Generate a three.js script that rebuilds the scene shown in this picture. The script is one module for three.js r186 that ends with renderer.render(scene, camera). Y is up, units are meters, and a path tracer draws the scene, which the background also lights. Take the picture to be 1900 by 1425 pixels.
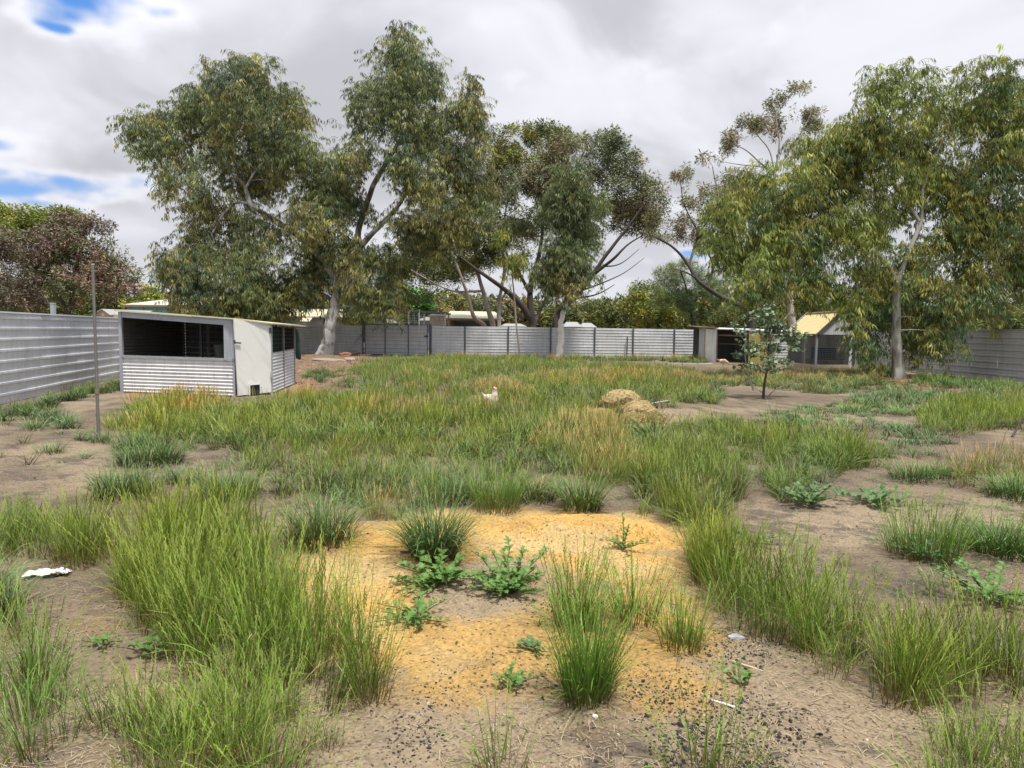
import * as THREE from 'three';
import { mergeGeometries } from 'three/addons/utils/BufferGeometryUtils.js';
import { MarchingCubes } from 'three/addons/objects/MarchingCubes.js';

// ------------------------------------------------------------------ camera, renderer, exposure
const scene = new THREE.Scene();
const EYE = 1.55, F = 1300, PITCH = 0.0749, ROLL = 0.0126;
const camera = new THREE.PerspectiveCamera(57.46, 4 / 3, 0.1, 2000);
camera.rotation.order = 'YXZ';
camera.position.set(0, EYE, 0);
camera.rotation.set(-PITCH, 0, ROLL);
camera.updateMatrixWorld(true);
scene.add(camera);
const renderer = new THREE.WebGLRenderer({ antialias: true });
renderer.setSize(1024, 768);
renderer.toneMapping = THREE.LinearToneMapping;
renderer.toneMappingExposure = 1.3;
renderer.shadowMap.enabled = true;
renderer.shadowMap.type = THREE.PCFSoftShadowMap;

// ------------------------------------------------------------------ random numbers, noise
function rng(seed) { let s = seed | 0; return () => { s = (s + 0x6d2b79f5) | 0; let t = Math.imul(s ^ (s >>> 15), 1 | s); t = (t + Math.imul(t ^ (t >>> 7), 61 | t)) ^ t; return ((t ^ (t >>> 14)) >>> 0) / 4294967296; }; }
const R0 = rng(11), PERM = new Uint8Array(512), VAL = new Float32Array(256);
for (let i = 0; i < 256; i++) { PERM[i] = i; VAL[i] = R0(); }
for (let i = 255; i > 0; i--) { const j = (R0() * (i + 1)) | 0, t = PERM[i]; PERM[i] = PERM[j]; PERM[j] = t; }
for (let i = 0; i < 256; i++) PERM[i + 256] = PERM[i];
const lerp = (a, b, t) => a + (b - a) * t, clamp = (x, a = 0, b = 1) => Math.min(b, Math.max(a, x));
const sstep = (a, b, x) => { const t = clamp((x - a) / (b - a)); return t * t * (3 - 2 * t); };
function n3(x, y, z, per = 256) {
  const X = Math.floor(x), Y = Math.floor(y), Z = Math.floor(z); let fx = x - X, fy = y - Y, fz = z - Z;
  fx = fx * fx * (3 - 2 * fx); fy = fy * fy * (3 - 2 * fy); fz = fz * fz * (3 - 2 * fz);
  const w = (v) => (((v % per) + per) % per) & 255;
  const x0 = w(X), x1 = w(X + 1), y0 = w(Y), y1 = w(Y + 1), z0 = w(Z), z1 = w(Z + 1);
  const h = (a, b, c) => VAL[PERM[PERM[PERM[a] + b] + c]];
  return lerp(lerp(lerp(h(x0, y0, z0), h(x1, y0, z0), fx), lerp(h(x0, y1, z0), h(x1, y1, z0), fx), fy), lerp(lerp(h(x0, y0, z1), h(x1, y0, z1), fx), lerp(h(x0, y1, z1), h(x1, y1, z1), fx), fy), fz);
}
const fbm = (x, y, oct = 4, z = 0) => { let a = 0.5, s = 0, t = 0; for (let i = 0; i < oct; i++) { s += a * n3(x, y, z + i * 7.3); t += a; x *= 2.03; y *= 2.03; a *= 0.52; } return s / t; };

// ------------------------------------------------------------------ where a place of the photograph lies
const V3 = (x, y, z) => new THREE.Vector3(x, y, z);
const ray = (px, py) => V3((px - 950) / F, -(py - 712.5) / F, -1).applyQuaternion(camera.quaternion);
const at = (px, py, d) => { const r = ray(px, py); return V3(r.x, r.y, r.z).multiplyScalar(d / -r.z).add(camera.position); };   // the point d metres ahead
const G = (px, py) => { const r = ray(px, py), t = -EYE / r.y; return V3(r.x * t, 0, r.z * t); };                             // the point on the ground

// ------------------------------------------------------------------ sky: broken grey cloud with a few blue gaps
const SUN = V3(0.17, 0.94, 0.26).normalize();
{
  const W = 2048, Hh = 1024, data = new Float32Array(W * Hh * 4);
  const gaps = [[190, -8, 84, 46], [112, 36, 34, 9], [20, 346, 110, 26], [-80, 330, 110, 40], [100, 368, 80, 12], [1303, 474, 28, 6], [1465, 492, 22, 7]].map(([x, y, a, b]) => {
    const r = ray(x, y).normalize(); return [Math.atan2(r.x, -r.z), Math.asin(r.y), a / F, b / F];
  });
  for (let j = 0; j < Hh; j++) {
    const el = ((j + 0.5) / Hh - 0.5) * Math.PI, y = Math.sin(el), ce = Math.cos(el);
    for (let i = 0; i < W; i++) {
      const o = (j * W + i) * 4;
      if (y < -0.03) { data[o] = 0.3; data[o + 1] = 0.28; data[o + 2] = 0.22; data[o + 3] = 1; continue; }
      const th = ((i + 0.5) / W - 0.5) * 2 * Math.PI, x = ce * Math.cos(th), z = ce * Math.sin(th), yy = Math.max(y, 0);
      const k = 1 / (yy + 0.2), p = x * k, q = z * k;
      const wx = fbm(p * 1.1 + 4, q * 1.1, 3) - 0.5, wz = fbm(p * 1.1 + 40, q * 1.1 + 9, 3) - 0.5;
      const n = fbm(p * 2.1 + wx * 2.2 + 11, q * 2.1 + wz * 2.2, 7), big = fbm(p * 0.55 + 77, q * 0.55 + 13, 3);
      let lum = lerp(0.40, 0.60, sstep(0.34, 0.66, n * 0.8 + big * 0.2));
      lum = lerp(lum, 0.58, 0.75 * sstep(0.22, 0.02, yy));
      // gaps
      const az = Math.atan2(x, -z) + (fbm(p * 2.6 + 8, q * 2.6 + 1, 5) - 0.5) * 0.13, el2 = el + (fbm(p * 2.6 + 70, q * 2.6 + 5, 5) - 0.5) * 0.07; let g = -1;
      for (const [ga, ge, ra, re] of gaps) { const da = (az - ga) / ra, de = (el2 - ge) / re; g = Math.max(g, 1 - Math.sqrt(da * da + de * de)); }
      const wide = (fbm(p * 0.8 + 31, q * 0.8 + 55, 4) - 0.69) * 4;
      const inView = z < 0 && Math.abs(x) < -z * 0.95 && y < 0.6;
      g = Math.max(g, inView ? -1 : wide) + (fbm(p * 7 + 3, q * 7 + wx * 3, 6) - 0.5) * 2.2;
      const blue = sstep(-0.15, 0.6, g), rim = sstep(-0.75, 0.0, g) * (1 - blue);
      lum = lerp(lum, 0.72, rim * 0.7);
      lum *= 1.06 + 0.42 * yy;
      const wv = [lum * 0.962, lum * 0.97, lum * 1.045], bv = [lerp(0.25, 0.08, sstep(0, .45, yy)), lerp(0.42, 0.25, sstep(0, .45, yy)), lerp(0.72, 0.64, sstep(0, .45, yy))];
      for (let c = 0; c < 3; c++) data[o + c] = lerp(wv[c], bv[c], blue);
      data[o + 3] = 1;
    }
  }
  const t = new THREE.DataTexture(data, W, Hh, THREE.RGBAFormat, THREE.FloatType);
  t.mapping = THREE.EquirectangularReflectionMapping; t.magFilter = t.minFilter = THREE.LinearFilter; t.wrapS = THREE.RepeatWrapping; t.needsUpdate = true;
  scene.background = t; scene.environment = t;
}
const sun = new THREE.DirectionalLight(new THREE.Color().setRGB(1, 0.955, 0.88), 4.2);
sun.position.copy(SUN).multiplyScalar(120); sun.castShadow = true; sun.shadow.radius = 12;
Object.assign(sun.shadow.camera, { left: -60, right: 60, top: 60, bottom: -60, near: 1, far: 300 });
sun.shadow.mapSize.set(4096, 4096);
scene.add(sun, sun.target);

// ------------------------------------------------------------------ builders
const used = new Map();
function numbered(name) { const n = used.get(name) ?? 0; used.set(name, n + 1); return n ? `${name}_${String(n).padStart(3, '0')}` : name; }
function tag(o, label, category, group, kind) { if (label) o.userData.label = label; if (category) o.userData.category = category; if (group) o.userData.group = group; if (kind) o.userData.kind = kind; return o; }
function thing(name, label, category, group, pos = V3(0, 0, 0), turn = 0) { const o = new THREE.Group(); o.name = numbered(name); o.position.copy(pos); o.rotation.y = turn; scene.add(o); return tag(o, label, category, group); }
function mesh(name, geo, mat, parent, shadow = true) { const m = new THREE.Mesh(geo, mat); m.name = parent === scene ? numbered(name) : name; m.castShadow = m.receiveShadow = shadow; parent.add(m); return m; }
const rgb = (r, g, b) => new THREE.Color().setRGB(r, g, b);
class MB {
  constructor() { this.p = []; this.i = []; this.c = []; this.u = []; }
  v(x, y, z, c, u = 0, w = 0) { this.p.push(x, y, z); if (c) this.c.push(c[0], c[1], c[2]); this.u.push(u, w); return this.p.length / 3 - 1; }
  tri(a, b, c) { this.i.push(a, b, c); }
  quad(a, b, c, d) { this.i.push(a, b, c, a, c, d); }
  geo(flat) {
    let g = new THREE.BufferGeometry();
    g.setAttribute('position', new THREE.Float32BufferAttribute(this.p, 3));
    if (this.c.length) g.setAttribute('color', new THREE.Float32BufferAttribute(this.c, 3));
    g.setAttribute('uv', new THREE.Float32BufferAttribute(this.u, 2));
    g.setIndex(this.i);
    if (flat) g = g.toNonIndexed();
    g.computeVertexNormals(); return g;
  }
  tube(pts, rad, sides, colf) {   // tapered tube through points
    const T = V3(0, 0, 0), U = V3(0, 0, 0), W = V3(0, 0, 0); let prev = -1, ref = V3(0.31, 0.2, 0.93), len = 0;
    for (let k = 0; k < pts.length; k++) {
      T.copy(pts[Math.min(k + 1, pts.length - 1)]).sub(pts[Math.max(k - 1, 0)]).normalize();
      U.crossVectors(T, ref).normalize(); W.crossVectors(U, T).normalize(); ref.copy(W).lerp(ref, 0).normalize();
      ref = V3(W.x, W.y, W.z); if (k) len += pts[k].distanceTo(pts[k - 1]);
      const first = this.p.length / 3;
      for (let s = 0; s <= sides; s++) {
        const a = (s / sides) * Math.PI * 2, r = typeof rad[k] === 'number' ? rad[k] : rad[k](a), x = pts[k].x + (U.x * Math.cos(a) + W.x * Math.sin(a)) * r, y = pts[k].y + (U.y * Math.cos(a) + W.y * Math.sin(a)) * r, z = pts[k].z + (U.z * Math.cos(a) + W.z * Math.sin(a)) * r;
        this.v(x, y, z, colf ? colf(x, y, z) : null, s / sides, len);
      }
      if (prev >= 0) for (let s = 0; s < sides; s++) this.quad(prev + s, first + s, first + s + 1, prev + s + 1);
      prev = first;
    }
    const c = this.v(pts[pts.length - 1].x, pts[pts.length - 1].y, pts[pts.length - 1].z, colf ? colf(pts[pts.length - 1].x, pts[pts.length - 1].y, pts[pts.length - 1].z) : null);
    for (let s = 0; s < sides; s++) this.tri(prev + s, c, prev + s + 1);
  }
}
const boxGeo = (w, h, d, x = 0, y = 0, z = 0) => new THREE.BoxGeometry(w, h, d).translate(x, y, z);
function bar(p, q, w, h) {   // a beam from p to q
  const len = p.distanceTo(q), g = new THREE.BoxGeometry(w, h, len), m = new THREE.Matrix4().lookAt(p, q, Math.abs(q.y - p.y) > len * 0.9 ? V3(0, 0, 1) : V3(0, 1, 0));
  m.setPosition(p.clone().add(q).multiplyScalar(0.5)); return g.applyMatrix4(m);
}
function pipe(p, q, r, r2 = r, sides = 10) {
  const len = p.distanceTo(q), g = new THREE.CylinderGeometry(r2, r, len, sides), m = new THREE.Matrix4().makeRotationFromQuaternion(new THREE.Quaternion().setFromUnitVectors(V3(0, 1, 0), q.clone().sub(p).normalize()));
  m.setPosition(p.clone().add(q).multiplyScalar(0.5)); return g.applyMatrix4(m);
}
function slab(c, t) {   // four corners (seen from above, counter-clockwise) with thickness t below
  const n = c[1].clone().sub(c[0]).cross(c[3].clone().sub(c[0])).normalize(), b = new MB();
  const top = c, bot = c.map((v) => v.clone().addScaledVector(n, -t)), uv = (v) => [v.x * 0.7 + v.y * 0.3, v.z * 0.7 + v.y * 0.6];
  const face = (q) => { const k = q.map((v) => b.v(v.x, v.y, v.z, null, ...uv(v))); b.quad(...k); };
  face(top); face([...bot].reverse());
  for (let i = 0; i < 4; i++) { const j = (i + 1) % 4; face([top[i], bot[i], bot[j], top[j]]); }
  return b.geo(true);
}
// a profiled metal sheet standing from A to B (ground points), from y0 to a top that may slope
function sheet(A, B, y0, yA, yB, o = {}) {
  const { pitch = 0.076, amp = 0.009, dir = 'h', rib = false, cols = 2, y0B = y0, wob = 0, seed = 0 } = o;
  const dx = B.x - A.x, dz = B.z - A.z, L = Math.hypot(dx, dz), nx = -dz / L, nz = dx / L, b = new MB();
  const tab = rib ? [[0, 0], [0.6, 0], [0.73, 1], [0.92, 1], [0.95, 0]] : Array.from({ length: 8 }, (_, i) => [i / 8, 0.5 + 0.5 * Math.sin((i / 8) * Math.PI * 2)]);
  const line = (len) => { const r = []; for (let k = 0; k * pitch < len; k++) for (const [t, f] of tab) { const s = (k + t) * pitch; if (s < len) r.push([s, f * amp]); } r.push([len, r[r.length - 1][1]]); return r; };
  const top = (s) => lerp(yA, yB, s / L), low = (s) => lerp(y0, y0B, s / L);
  const P = (s, y, f0) => { const f = f0 + wob * (n3(s * 0.9 + seed, y * 1.7, seed * 3.1) - 0.5 + 0.4 * (n3(s * 2.6, y * 3.5, seed * 1.7) - 0.5)); return b.v(A.x + (dx * s) / L + nx * f, y, A.z + (dz * s) / L + nz * f, null, s + seed * 0.37, y + seed * 0.21); };
  if (dir === 'h') {
    const rows = line(Math.max(yA, yB) - Math.min(y0, y0B)), base = Math.min(y0, y0B);
    for (const [r, f] of rows) for (let c = 0; c <= cols; c++) { const s = (c / cols) * L; P(s, Math.max(low(s), Math.min(top(s), base + r)), f); }
    for (let j = 0; j < rows.length - 1; j++) for (let c = 0; c < cols; c++) { const a = j * (cols + 1) + c; b.quad(a, a + 1, a + cols + 2, a + cols + 1); }
  } else {
    const cs = line(L);
    for (const [s, f] of cs) { P(s, low(s), f); P(s, top(s), f); }
    for (let c = 0; c < cs.length - 1; c++) b.quad(2 * c, 2 * c + 2, 2 * c + 3, 2 * c + 1);
  }
  return b.geo(true);
}

// ------------------------------------------------------------------ textures and materials
function tex(n, f, rep, srgb) {
  const d = new Uint8Array(n * n * 4);
  for (let y = 0; y < n; y++) for (let x = 0; x < n; x++) { const c = f(x / n, y / n), o = (y * n + x) * 4; for (let k = 0; k < 3; k++) d[o + k] = clamp((Array.isArray(c) ? c[k] : c) * 255, 0, 255); d[o + 3] = 255; }
  const t = new THREE.DataTexture(d, n, n); t.wrapS = t.wrapT = THREE.RepeatWrapping; t.magFilter = THREE.LinearFilter; t.minFilter = THREE.LinearMipmapLinearFilter; t.generateMipmaps = true;
  if (srgb) t.colorSpace = THREE.SRGBColorSpace; t.repeat.set(rep, rep); t.needsUpdate = true; return t;
}
const pn = (u, v, f, s) => n3(u * f, v * f, s + 0.37, f);   // noise that tiles
const pf = (u, v, f, s, o) => { let a = 0.5, r = 0, t = 0; for (let i = 0; i < o; i++) { r += a * pn(u, v, Math.min(f, 256), s + i * 3); t += a; f *= 2; a *= 0.55; } return r / t; };
const streak = (u, v, fx, fy, s) => { const X = u * fx, Y = v * fy; const g = (a, b) => n3(((a % fx) + fx) % fx, ((b % fy) + fy) % fy, s); return g(X, Y); };
const metalTex = tex(512, (u, v) => { const st = pf(u, v, 6, 3, 5), fine = pf(u, v, 64, 9, 3), run = streak(u, v, 60, 3, 5); let k = 0.66 + 0.28 * st + 0.14 * (fine - 0.5) + 0.12 * (run - 0.5); const rust = sstep(0.7, 0.8, pf(u, v, 10, 21, 4)) * 0.35; return [k * (1 - rust * 0.15), k * (1 - rust * 0.45), k * (1 - rust * 0.7)]; }, 0.45);
const paintTex = tex(256, (u, v) => { const st = sstep(0.66, 0.78, pf(u, v, 6, 33, 5)) * 0.3, run = sstep(0.62, 0.9, streak(u, v, 40, 3, 9)) * 0.1, k = 0.84 + 0.16 * pf(u, v, 4, 2, 5) + 0.05 * (pn(u, v, 128, 5) - 0.5) - run; return [k * (1 - st * 0.45), k * (1 - st * 0.75), k * (0.985 - st)]; }, 0.6);
const woodTex = tex(256, (u, v) => { const k = 0.6 + 0.35 * streak(u, v, 4, 70, 2) + 0.15 * (pf(u, v, 16, 8, 3) - 0.5); return [k, k * 0.97, k * 0.92]; }, 0.8);
const barkTex = tex(256, (u, v) => 0.4 + 0.6 * streak(u, v, 26, 5, 7) * (0.6 + 0.4 * pf(u, v, 24, 4, 3)), 1);
const std = (c, o = {}) => new THREE.MeshStandardMaterial({ color: c, roughness: 0.85, side: THREE.DoubleSide, ...o });
const M = {
  zinc: std(rgb(0.70, 0.715, 0.74), { map: metalTex, roughness: 0.75, metalness: 0.08 }),
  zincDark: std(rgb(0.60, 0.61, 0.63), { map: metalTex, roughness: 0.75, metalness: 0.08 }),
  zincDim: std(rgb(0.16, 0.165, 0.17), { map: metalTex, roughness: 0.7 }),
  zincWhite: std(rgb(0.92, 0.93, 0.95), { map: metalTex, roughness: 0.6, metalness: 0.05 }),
  galv: std(rgb(0.5, 0.53, 0.58), { map: metalTex, roughness: 0.5, metalness: 0.25 }),
  post: std(rgb(0.13, 0.145, 0.175), { map: metalTex, roughness: 0.5, metalness: 0.3 }),
  postDark: std(rgb(0.045, 0.045, 0.05), { roughness: 0.7 }),
  poleOld: std(rgb(0.2, 0.185, 0.17), { map: metalTex, roughness: 0.6, metalness: 0.3 }),
  cream: std(rgb(0.66, 0.6, 0.42), { map: paintTex, roughness: 0.55 }),
  creamPale: std(rgb(0.62, 0.6, 0.52), { map: paintTex, roughness: 0.6 }),
  yellowRoof: std(rgb(0.74, 0.6, 0.3), { map: paintTex, roughness: 0.55 }),
  yellowSheet: std(rgb(0.52, 0.42, 0.15), { map: metalTex, roughness: 0.7 }),
  door: std(rgb(0.82, 0.82, 0.795), { map: paintTex, roughness: 0.6 }),
  white: std(rgb(0.34, 0.34, 0.345), { map: paintTex, roughness: 0.6 }),
  blueWall: std(rgb(0.19, 0.44, 0.5), { map: paintTex, roughness: 0.7 }),
  greyWall: std(rgb(0.33, 0.36, 0.42), { map: paintTex, roughness: 0.8 }),
  beige: std(rgb(0.5, 0.4, 0.28), { map: paintTex, roughness: 0.8 }),
  dark: std(rgb(0.02, 0.02, 0.022), { roughness: 0.9 }),
  timber: std(rgb(0.55, 0.46, 0.32), { map: woodTex }),
  timberGrey: std(rgb(0.33, 0.29, 0.26), { map: woodTex }),
  rust: std(rgb(0.24, 0.17, 0.13), { map: metalTex, roughness: 0.8 }),
  wire: std(rgb(0.05, 0.055, 0.06), { roughness: 0.6, metalness: 0.4 }),
  wireGrey: std(rgb(0.22, 0.23, 0.24), { roughness: 0.5, metalness: 0.5 }),
  cloth: std(rgb(0.012, 0.035, 0.028), { roughness: 0.95 }),
  glass: new THREE.MeshPhysicalMaterial({ color: 0xffffff, roughness: 0.05, transmission: 1, thickness: 0, ior: 1.45 }),
  vc: std(rgb(1, 1, 1), { vertexColors: true, roughness: 0.9 }),
  bark: std(rgb(1, 1, 1), { vertexColors: true, roughness: 0.9, bumpMap: barkTex, bumpScale: 0.012 }),
  leaf: new THREE.MeshPhysicalMaterial({ color: 0xffffff, vertexColors: true, roughness: 0.5, transmission: 0.34, thickness: 0, side: THREE.DoubleSide, specularIntensity: 0.6 }),
  grass: new THREE.MeshPhysicalMaterial({ color: 0xffffff, vertexColors: true, roughness: 0.5, transmission: 0.26, thickness: 0, side: THREE.DoubleSide, specularIntensity: 0.5 }),
};

// ------------------------------------------------------------------ ground
const poly = (s) => s.trim().split(/\s+/).map((t) => { const [x, y] = t.split(',').map(Number), g = G(x, y); return [g.x, g.z]; });
function inside(P, x, z) {   // signed distance to a polygon on the ground, positive inside
  let d = 1e9, w = false;
  for (let i = 0, j = P.length - 1; i < P.length; j = i++) {
    const [ax, az] = P[i], [bx, bz] = P[j], ex = bx - ax, ez = bz - az, t = clamp(((x - ax) * ex + (z - az) * ez) / (ex * ex + ez * ez + 1e-9));
    d = Math.min(d, Math.hypot(x - ax - ex * t, z - az - ez * t));
    if (az > z !== bz > z && x < ((bx - ax) * (z - az)) / (bz - az) + ax) w = !w;
  }
  return w ? d : -d;
}
const SAND1 = poly('560,1010 640,968 760,956 870,948 960,946 1060,948 1190,955 1280,980 1310,1025 1250,1060 1170,1080 1080,1085 1010,1075 960,1050 900,1050 840,1070 800,1110 790,1180 780,1250 700,1280 620,1200 520,1110');
const SAND2 = poly('560,1060 700,1080 830,1110 920,1120 1010,1100 1130,1070 1260,1030 1310,1100 1350,1190 1410,1270 1370,1330 1280,1350 1160,1330 1000,1310 860,1335 720,1330 660,1260 560,1180');
const SAND3 = poly('120,1130 240,1130 330,1230 330,1330 200,1320 110,1260');
const LITTER_A = poly('470,700 560,655 680,655 720,670 640,690 620,730 560,720');
const LITTER_D = poly('1600,700 1660,690 1720,700 1800,725 1740,735 1650,725');
const MOUND = G(1085, 1000), MOUND2 = G(900, 1010), TA = G(598, 663), TD = G(1668, 704);
const gs = (x, z, c, sx, sz) => Math.exp(-(((x - c.x) / sx) ** 2) - ((z - c.z) / sz) ** 2);
function H(x, z) {
  let h = 0.05 * (fbm(x * 0.35 + 5, z * 0.35, 3) - 0.5);
  if (z > -14 && z < 0) {
    h += 0.028 * (fbm(x * 2.2, z * 2.2 + 30, 3) - 0.5) + 0.022 * (fbm(x * 8 + 3, z * 8, 4) - 0.5) - 0.02 * sstep(0.66, 0.8, n3(x * 4.2 + 17, 2, z * 3.4));
    const m = gs(x, z, MOUND, 0.62, 0.24), m2 = gs(x, z, MOUND2, 1.5, 0.62);
    h += 0.11 * sstep(0.10, 0.6, m + 0.9 * m * (fbm(x * 6, z * 6, 3) - 0.5)) + 0.05 * m2 + 0.07 * m * (fbm(x * 7 + 50, z * 11, 4) - 0.5);
  }
  h += 0.16 * gs(x, z, TA, 2.4, 1.6) + 0.05 * gs(x, z, TD, 1.2, 1);
  return h;
}
const GP = (px, py, dy = 0) => { const g = G(px, py); g.y = H(g.x, g.z) + dy; return g; };
{
  const axis = (a, b, fine0, fine1, step, grow, most) => {
    const r = []; for (let v = fine0; v <= fine1; v += step) r.push(v);
    let s = step, v = fine1; while (v < b) { s = Math.min(s * grow, most); v += s; r.push(Math.min(v, b)); }
    s = step; v = fine0; const l = []; while (v > a) { s = Math.min(s * grow, most); v -= s; l.push(Math.max(v, a)); }
    return [...l.reverse(), ...r];
  };
  const xs = axis(-420, 420, -3.6, 3.6, 0.026, 1.05, 40), zs = axis(-900, 12, -7.4, -2.1, 0.026, 1.045, 40), b = new MB();
  const mix = (a, c, t) => [lerp(a[0], c[0], t), lerp(a[1], c[1], t), lerp(a[2], c[2], t)];
  for (const z of zs) for (const x of xs) {
    const near = z > -60, n1 = fbm(x * 0.7 + 9, z * 0.7, 4), n2 = near ? fbm(x * 3.1, z * 3.1 + 70, 4) : 0.5, n4 = z > -30 && z < 0 ? fbm(x * 14, z * 14 + 20, 3) : 0.5;
    let c = mix([0.172, 0.130, 0.088], [0.275, 0.212, 0.142], sstep(0.35, 0.65, n1));
    c = mix(c, [0.095, 0.076, 0.06], 0.85 * sstep(0.48, 0.62, n2 * 0.55 + n4 * 0.45));
    if (near) {
      const wob = (n2 - 0.5) * 0.9 + (n4 - 0.5) * 0.35;
      if (z > -12 && z < 0) {
        const s3 = sstep(-0.05, 0.5, inside(SAND3, x, z) + wob), s2 = sstep(-0.12, 0.3, inside(SAND2, x, z) + wob * 0.8), s1 = sstep(-0.22, 0.26, inside(SAND1, x, z) + wob * 0.9);
        c = mix(c, [0.40, 0.265, 0.115], s3 * 0.6);
        c = mix(c, mix([0.41, 0.255, 0.082], [0.25, 0.178, 0.095], sstep(0.54, 0.76, n4 * 0.5 + n2 * 0.5)), s2 * 0.97);
        c = mix(c, mix([0.50, 0.305, 0.088], [0.49, 0.345, 0.15], sstep(0.4, 0.66, n2)), s1);
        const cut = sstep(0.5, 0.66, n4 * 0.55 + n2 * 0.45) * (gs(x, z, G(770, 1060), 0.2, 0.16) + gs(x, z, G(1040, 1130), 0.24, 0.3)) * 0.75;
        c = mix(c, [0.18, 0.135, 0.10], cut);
      }
      if (z < -16) {
        const la = sstep(-0.8, 0.8, inside(LITTER_A, x, z) + wob * 2), ld = sstep(-0.4, 0.5, inside(LITTER_D, x, z) + wob * 1.5);
        c = mix(c, mix([0.17, 0.085, 0.055], [0.30, 0.18, 0.11], n2), Math.max(la, ld) * 0.85);
        c = mix(c, [0.20, 0.165, 0.10], 0.4 * sstep(-20, -34, z));
      }
    } else c = mix(c, [0.16, 0.15, 0.08], 0.6);
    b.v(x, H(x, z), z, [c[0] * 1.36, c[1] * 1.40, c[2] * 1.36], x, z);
  }
  const nx = xs.length;
  for (let j = 0; j < zs.length - 1; j++) for (let i = 0; i < nx - 1; i++) { const a = j * nx + i; b.quad(a, a + nx, a + nx + 1, a + 1); }
  const grit = tex(1024, (u, v) => {
    const a = pf(u, v, 8, 1, 5), f = pf(u, v, 96, 11, 3), g = pn(u, v, 220, 31), dk = sstep(0.7, 0.86, pn(u, v, 150, 17)) * 0.3 + sstep(0.8, 0.9, pn(u, v, 90, 41)) * 0.35, lt = sstep(0.82, 0.95, pn(u, v, 180, 61)) * 0.22;
    const k = 0.62 + 0.35 * (a - 0.5) + 0.48 * (f - 0.5) + 0.28 * (g - 0.5) - dk * 1.3 + lt * 1.6; return [k + 0.02, k, k - 0.01 + dk * 0.1];
  }, 1 / 1.7);
  const lump = tex(1024, (u, v) => 0.5 * pf(u, v, 24, 5, 5) + 0.35 * pn(u, v, 150, 77) + 0.25 * sstep(0.7, 0.9, pn(u, v, 90, 41)), 1 / 1.7);
  const g = mesh('ground', b.geo(), std(rgb(1, 1, 1), { vertexColors: true, map: grit, bumpMap: lump, bumpScale: 0.026, roughness: 0.97 }), scene);
  tag(g, 'bare sandy soil of the yard with a patch of yellow sand', null, null, 'structure');
}

// ------------------------------------------------------------------ fences of profiled metal
function post(parent, x, z, h, r = 0.03, m = M.post, name = 'post') { const p = mesh(name, new THREE.CylinderGeometry(r, r, h + 0.3, 10), m, parent); p.position.set(x, H(x, z) + h / 2 - 0.15, z); return p; }
const P2 = (x, z) => ({ x, z });
function fenceRun(f, A, B, stops, h, o = {}) {   // stops: shares of the way at which posts stand
  const mat = o.mat ?? M.zinc, side = o.side ?? 0.035, nx = -(B.z - A.z), nz = B.x - A.x, L = Math.hypot(nx, nz), ox = (nx / L) * side, oz = (nz / L) * side, R = rng(o.seed ?? 5);
  const pt = (t) => P2(lerp(A.x, B.x, t), lerp(A.z, B.z, t)), all = [0, ...stops, 1];
  for (let i = 0; i < all.length - 1; i++) {
    const a = pt(all[i]), c = pt(all[i + 1]), j = 0.012 * (R() - 0.5), ha = H(a.x, a.z), hc = H(c.x, c.z), k = (R() - 0.5) * 0.05;
    a.x += ox * j; c.x += ox * j;
    mesh('panel', sheet(a, c, ha + 0.02 + k * 0.4, ha + h + k, hc + h + k + (R() - 0.5) * 0.02, { pitch: o.pitch ?? 0.17, amp: o.amp ?? 0.016, rib: true, cols: 12, y0B: hc + 0.02, wob: 0.035, seed: i + (o.seed ?? 5) }), mat, f);
  }
  for (const t of o.posts ?? all) { const p = pt(t); post(f, p.x + ox * 1.6, p.z + oz * 1.6, h + (o.over ?? 0.03), o.r ?? 0.032, o.pm ?? M.post); }
  return pt;
}
const CORNER = P2(-17.4, -43), LF0 = P2(-7.2, -3.2), GL = at(674, 657, 43), GR = at(795, 661, 41.6), BE = P2(17.9, -43.4), RF1 = P2(17.3, -14);
{
  const f = thing('metal_fence', 'long grey ribbed metal fence running away behind the wire fronted coop', 'fence');
  const A = P2(-8.75, -9), B = CORNER, dir = (t) => P2(lerp(A.x, B.x, t), lerp(A.z, B.z, t));
  fenceRun(f, A, B, [0.115, 0.19, 0.3, 0.42, 0.54, 0.66, 0.78, 0.9], 1.79, { pitch: 0.215, amp: 0.02, seed: 8, side: -0.04, posts: [0.3, 0.42, 0.54, 0.66, 0.78, 0.9, 1] });
  mesh('cap_rail', bar(V3(A.x, 1.8, A.z), V3(B.x, 1.8, B.z), 0.07, 0.03), M.zincWhite, f);
}
{
  const f = thing('metal_fence', 'grey ribbed metal fence section behind the big white trunked gum, with diagonal braces', 'fence');
  fenceRun(f, CORNER, GL, [0.25, 0.48, 0.74], 1.82, { pitch: 0.168, seed: 3, posts: [0, 0.25, 0.48, 0.74, 1], r: 0.05 });
  const q = (t, y, s = 0.25) => V3(lerp(CORNER.x, GL.x, t), y, lerp(CORNER.z, GL.z, t) + s);
  mesh('brace', pipe(q(0.44, 0.05, 0.3), q(0.47, 1.6, 0.1), 0.025), M.post, f);
  mesh('brace', pipe(q(0.9, 0.15, 0.35), q(0.99, 1.35, 0.1), 0.035), M.galv, f);
}
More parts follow.
